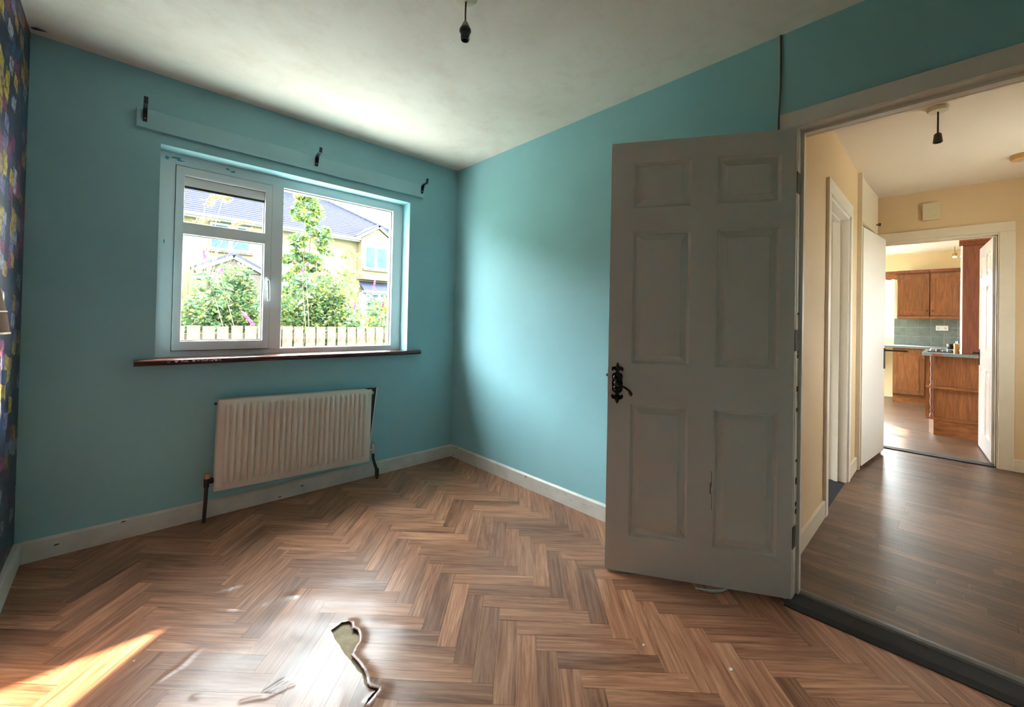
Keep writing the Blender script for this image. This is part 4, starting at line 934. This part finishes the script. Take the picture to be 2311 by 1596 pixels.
def shrub(name, label, loc, blobs, size, mats, mi, seed, stems=5, h=1.0, group=None, long=1.5):
    t = thing(name, label, 'shrub', (loc[0], loc[1], -.35), group); rng = random.Random(seed); mb = MB()
    for (dx, dy, z, rx, ry_, rz_, cnt) in blobs: leaves(mb, rng, loc[0]+dx, loc[1]+dy, z, rx, ry_, rz_, cnt, size, .3, mi, long)
    mb.build('foliage', mats, t, recalc=False)
    sm_ = MB()
    for k in range(stems):
        dx, dy = rng.uniform(-.12, .12), rng.uniform(-.1, .1); bx = rng.choice(blobs)
        sm_.tube([(loc[0]+dx, loc[1]+dy, -.36), (loc[0]+dx*1.5+bx[0]*.4, loc[1]+dy+bx[1]*.4, bx[2]*.45), (loc[0]+bx[0]+dx, loc[1]+bx[1]+dy, bx[2]+bx[5]*.6)], [.016, .012, .004], 6)
    sm_.build('stems', 'bark', t)
    return t
pick = lambda *w_: (lambda r: r.choices(range(len(w_)), w_)[0])
# tall sapling with layered leaf sprays
bl = []
rs = random.Random(4)
for i in range(84):
    t = i/83; z = .93+2.71*t; k = .70*(1-t)**.8+.04; a = rs.uniform(0, 6.28); q = rs.uniform(.3, 1)
    bl.append((k*q*math.cos(a)+.03*math.sin(i), .42*k*q*math.sin(a), z+rs.uniform(-.05, .05), .21*(1-t*.5), .13, .075, int(56-24*t)))
shrub('sycamore_sapling', 'tall leafy sapling rising above the fence in the large pane', (.42, 5.3), bl, .079, ['leaf_green', 'leaf_deep', 'leaf_yellow'], pick(5, 3, 2.2), 31, 12, long=1.1)
shrub('bramble_bush', 'dense green bramble bush beyond the fence in front of the casement', (-.93, 4.3), [(-.30, 0, 1.04, .34, .36, .42, 2100), (.10, 0, 1.22, .33, .36, .54, 2600), (-.08, 0, .5, .48, .36, .6, 900), (.08, 0, 1.70, .24, .26, .23, 500)], .045, ['leaf_green', 'leaf_deep', 'leaf_olive', 'leaf_yellow'], pick(4, 3, 3, .8), 32, 8)
shrub('hedge_bush', 'broad mixed green bush beyond the fence below the sapling', (.36, 4.3), [(-.28, 0, 1.1, .46, .36, .52, 2900), (.26, 0, 1.1, .44, .36, .47, 2500), (0, 0, .5, .70, .36, .6, 900), (.06, 0, 1.62, .42, .32, .31, 1200)], .047, ['leaf_green', 'leaf_deep', 'leaf_olive', 'leaf_yellow'], pick(4, 3, 2, 1.6), 33, 8)
shrub('golden_shrub', 'yellow-leaved shrub beyond the fence at the sapling side of the house bay', (1.42, 4.3), [(0, 0, 1.0, .33, .35, .44, 1500), (.05, 0, 1.36, .19, .2, .21, 220), (0, .0, .4, .34, .35, .5, 400)], .044, ['leaf_yellow', 'leaf_green'], pick(4, 1.5), 34, 5)
shrub('young_maple', 'thin yellow-green young tree in front of the yellow house wall', (1.50, 6.0), [(0, 0, 1.78, .25, .22, .39, 170), (.0, 0, 2.50, .22, .2, .13, 75), (.02, 0, 2.11, .28, .2, .09, 65), (0, 0, 1.1, .33, .28, .42, 320)], .083, ['leaf_green', 'leaf_yellow'], pick(3, 2), 35, 3, long=1.1)
# pampas grass: arching blades and feathery plumes
pg = thing('pampas_grass', 'clump of pale arching pampas grass with cream plumes', 'grass', (-1.15, 7.1, -.35)); rng = random.Random(8); mb = MB(); b = mb.bm
for k in range(520):
    a = rng.uniform(0, 2*math.pi); L_ = rng.uniform(1.6, 3.2); lean = rng.uniform(.06, .27); d = Vector((math.cos(a), math.sin(a), 0)); s = d.cross(Vector((0, 0, 1)))
    base = Vector((-1.15, 7.1, -.36))+d*rng.uniform(0, .25); prev = None; w_ = rng.uniform(.008, .019)
    for i in range(7):
        t = i/6; p_ = base+d*(lean*L_*t**1.8)+Vector((0, 0, L_*(t-.32*lean*t**3))); ww = w_*(1-t*.9)
        cur = (b.verts.new(p_-s*ww), b.verts.new(p_+s*ww))
        if prev: b.faces.new((prev[0], prev[1], cur[1], cur[0]))
        prev = cur
mb.build('blades', 'grass_pale', pg, recalc=False)
for k, (tx, ty, tz) in enumerate(((-.45, 7.15, 3.75), (-.33, 7.2, 3.18), (-.74, 7.1, 3.60), (-.10, 7.2, 3.05), (-.95, 7.05, 3.10))):
    mb = MB(); q = random.Random(k)
    for i in range(420):
        t = q.random(); c = Vector((tx-.14*(1-t)+.28*t*t, ty, tz-.25+.48*t-.31*t*t)); d = Vector((q.gauss(.5, .5), q.gauss(0, .6), q.gauss(-.4, .5))).normalized()*.127*(1.2-t)
        s = d.cross(Vector((q.random(), q.random(), q.random()))).normalized()*.0056
        mb.quad(c-s, c+s, c+d)
    po = mb.build('plume', 'plume', pg, recalc=False)
    MB().tube([(-1.15+.02*k, 7.1, -.36), (-1.0+.02*k, 7.1, 1.6), (tx-.17, ty, tz-.28), (tx, ty, tz-.04)], [.008, .007, .006, .004], 5).build('plume_stalk', 'grass_pale', pg)
# butterfly bush with pink flower spikes
bd = thing('butterfly_bush', 'arching butterfly bush with pink flower spikes leaning on the fence', 'shrub', (-.3, 3.4, -.35)); rng = random.Random(12)
SP = [((-1.30, 3.5, 1.78), (-.03, 0, .18), .022), ((-1.15, 3.5, 1.70), (.02, 0, .06), .02), ((-.83, 3.2, 1.04), (-.13, 0, .17), .024), ((-.15, 3.6, 1.80), (.01, 0, .06), .026), ((-.10, 3.6, 1.92), (.03, 0, .03), .02), ((.90, 3.5, 1.62), (.02, 0, .16), .016), ((.60, 3.5, 1.30), (.01, 0, .10), .015), ((-.62, 3.5, 1.60), (.10, 0, -.06), .018), ((1.12, 3.6, 1.35), (.0, 0, .12), .013)]
for (c, d, w_) in SP:
    mb = MB(); c, d = Vector(c), Vector(d)
    for i in range(150):
        t = rng.random(); a = rng.uniform(0, 2*math.pi); rr = w_*(1-t*.75); p_ = c+d*t+Vector((math.cos(a)*rr, math.sin(a)*rr, rng.uniform(-.006, .006))); s = .008
        v1 = Vector((rng.gauss(0, 1), rng.gauss(0, 1), rng.gauss(0, 1))).normalized()*s; v2 = v1.cross(Vector((rng.random(), 1, rng.random()))).normalized()*s
        mb.quad(p_-v1, p_+v2, p_+v1, p_-v2)
    fo = mb.build('flower_spike', 'petal', bd, recalc=False)
    MB().tube([(-.3+(c.x+.3)*.3, 3.45, -.36), (c.x*.85, 3.45, c.z*.55), c-d*.3, c+d*.7], [.008, .006, .004, .003], 5).build('stalk', 'bark', bd)
mb = MB()
for (c, d, w_) in SP: leaves(mb, rng, c[0], c[1]+.03, c[2]-.25, .14, .08, .18, 46, .05, .1, lambda r: r.choice((0, 0, 1)), 3.2)
mb.build('foliage', ['leaf_deep', 'leaf_olive'], bd, recalc=False)
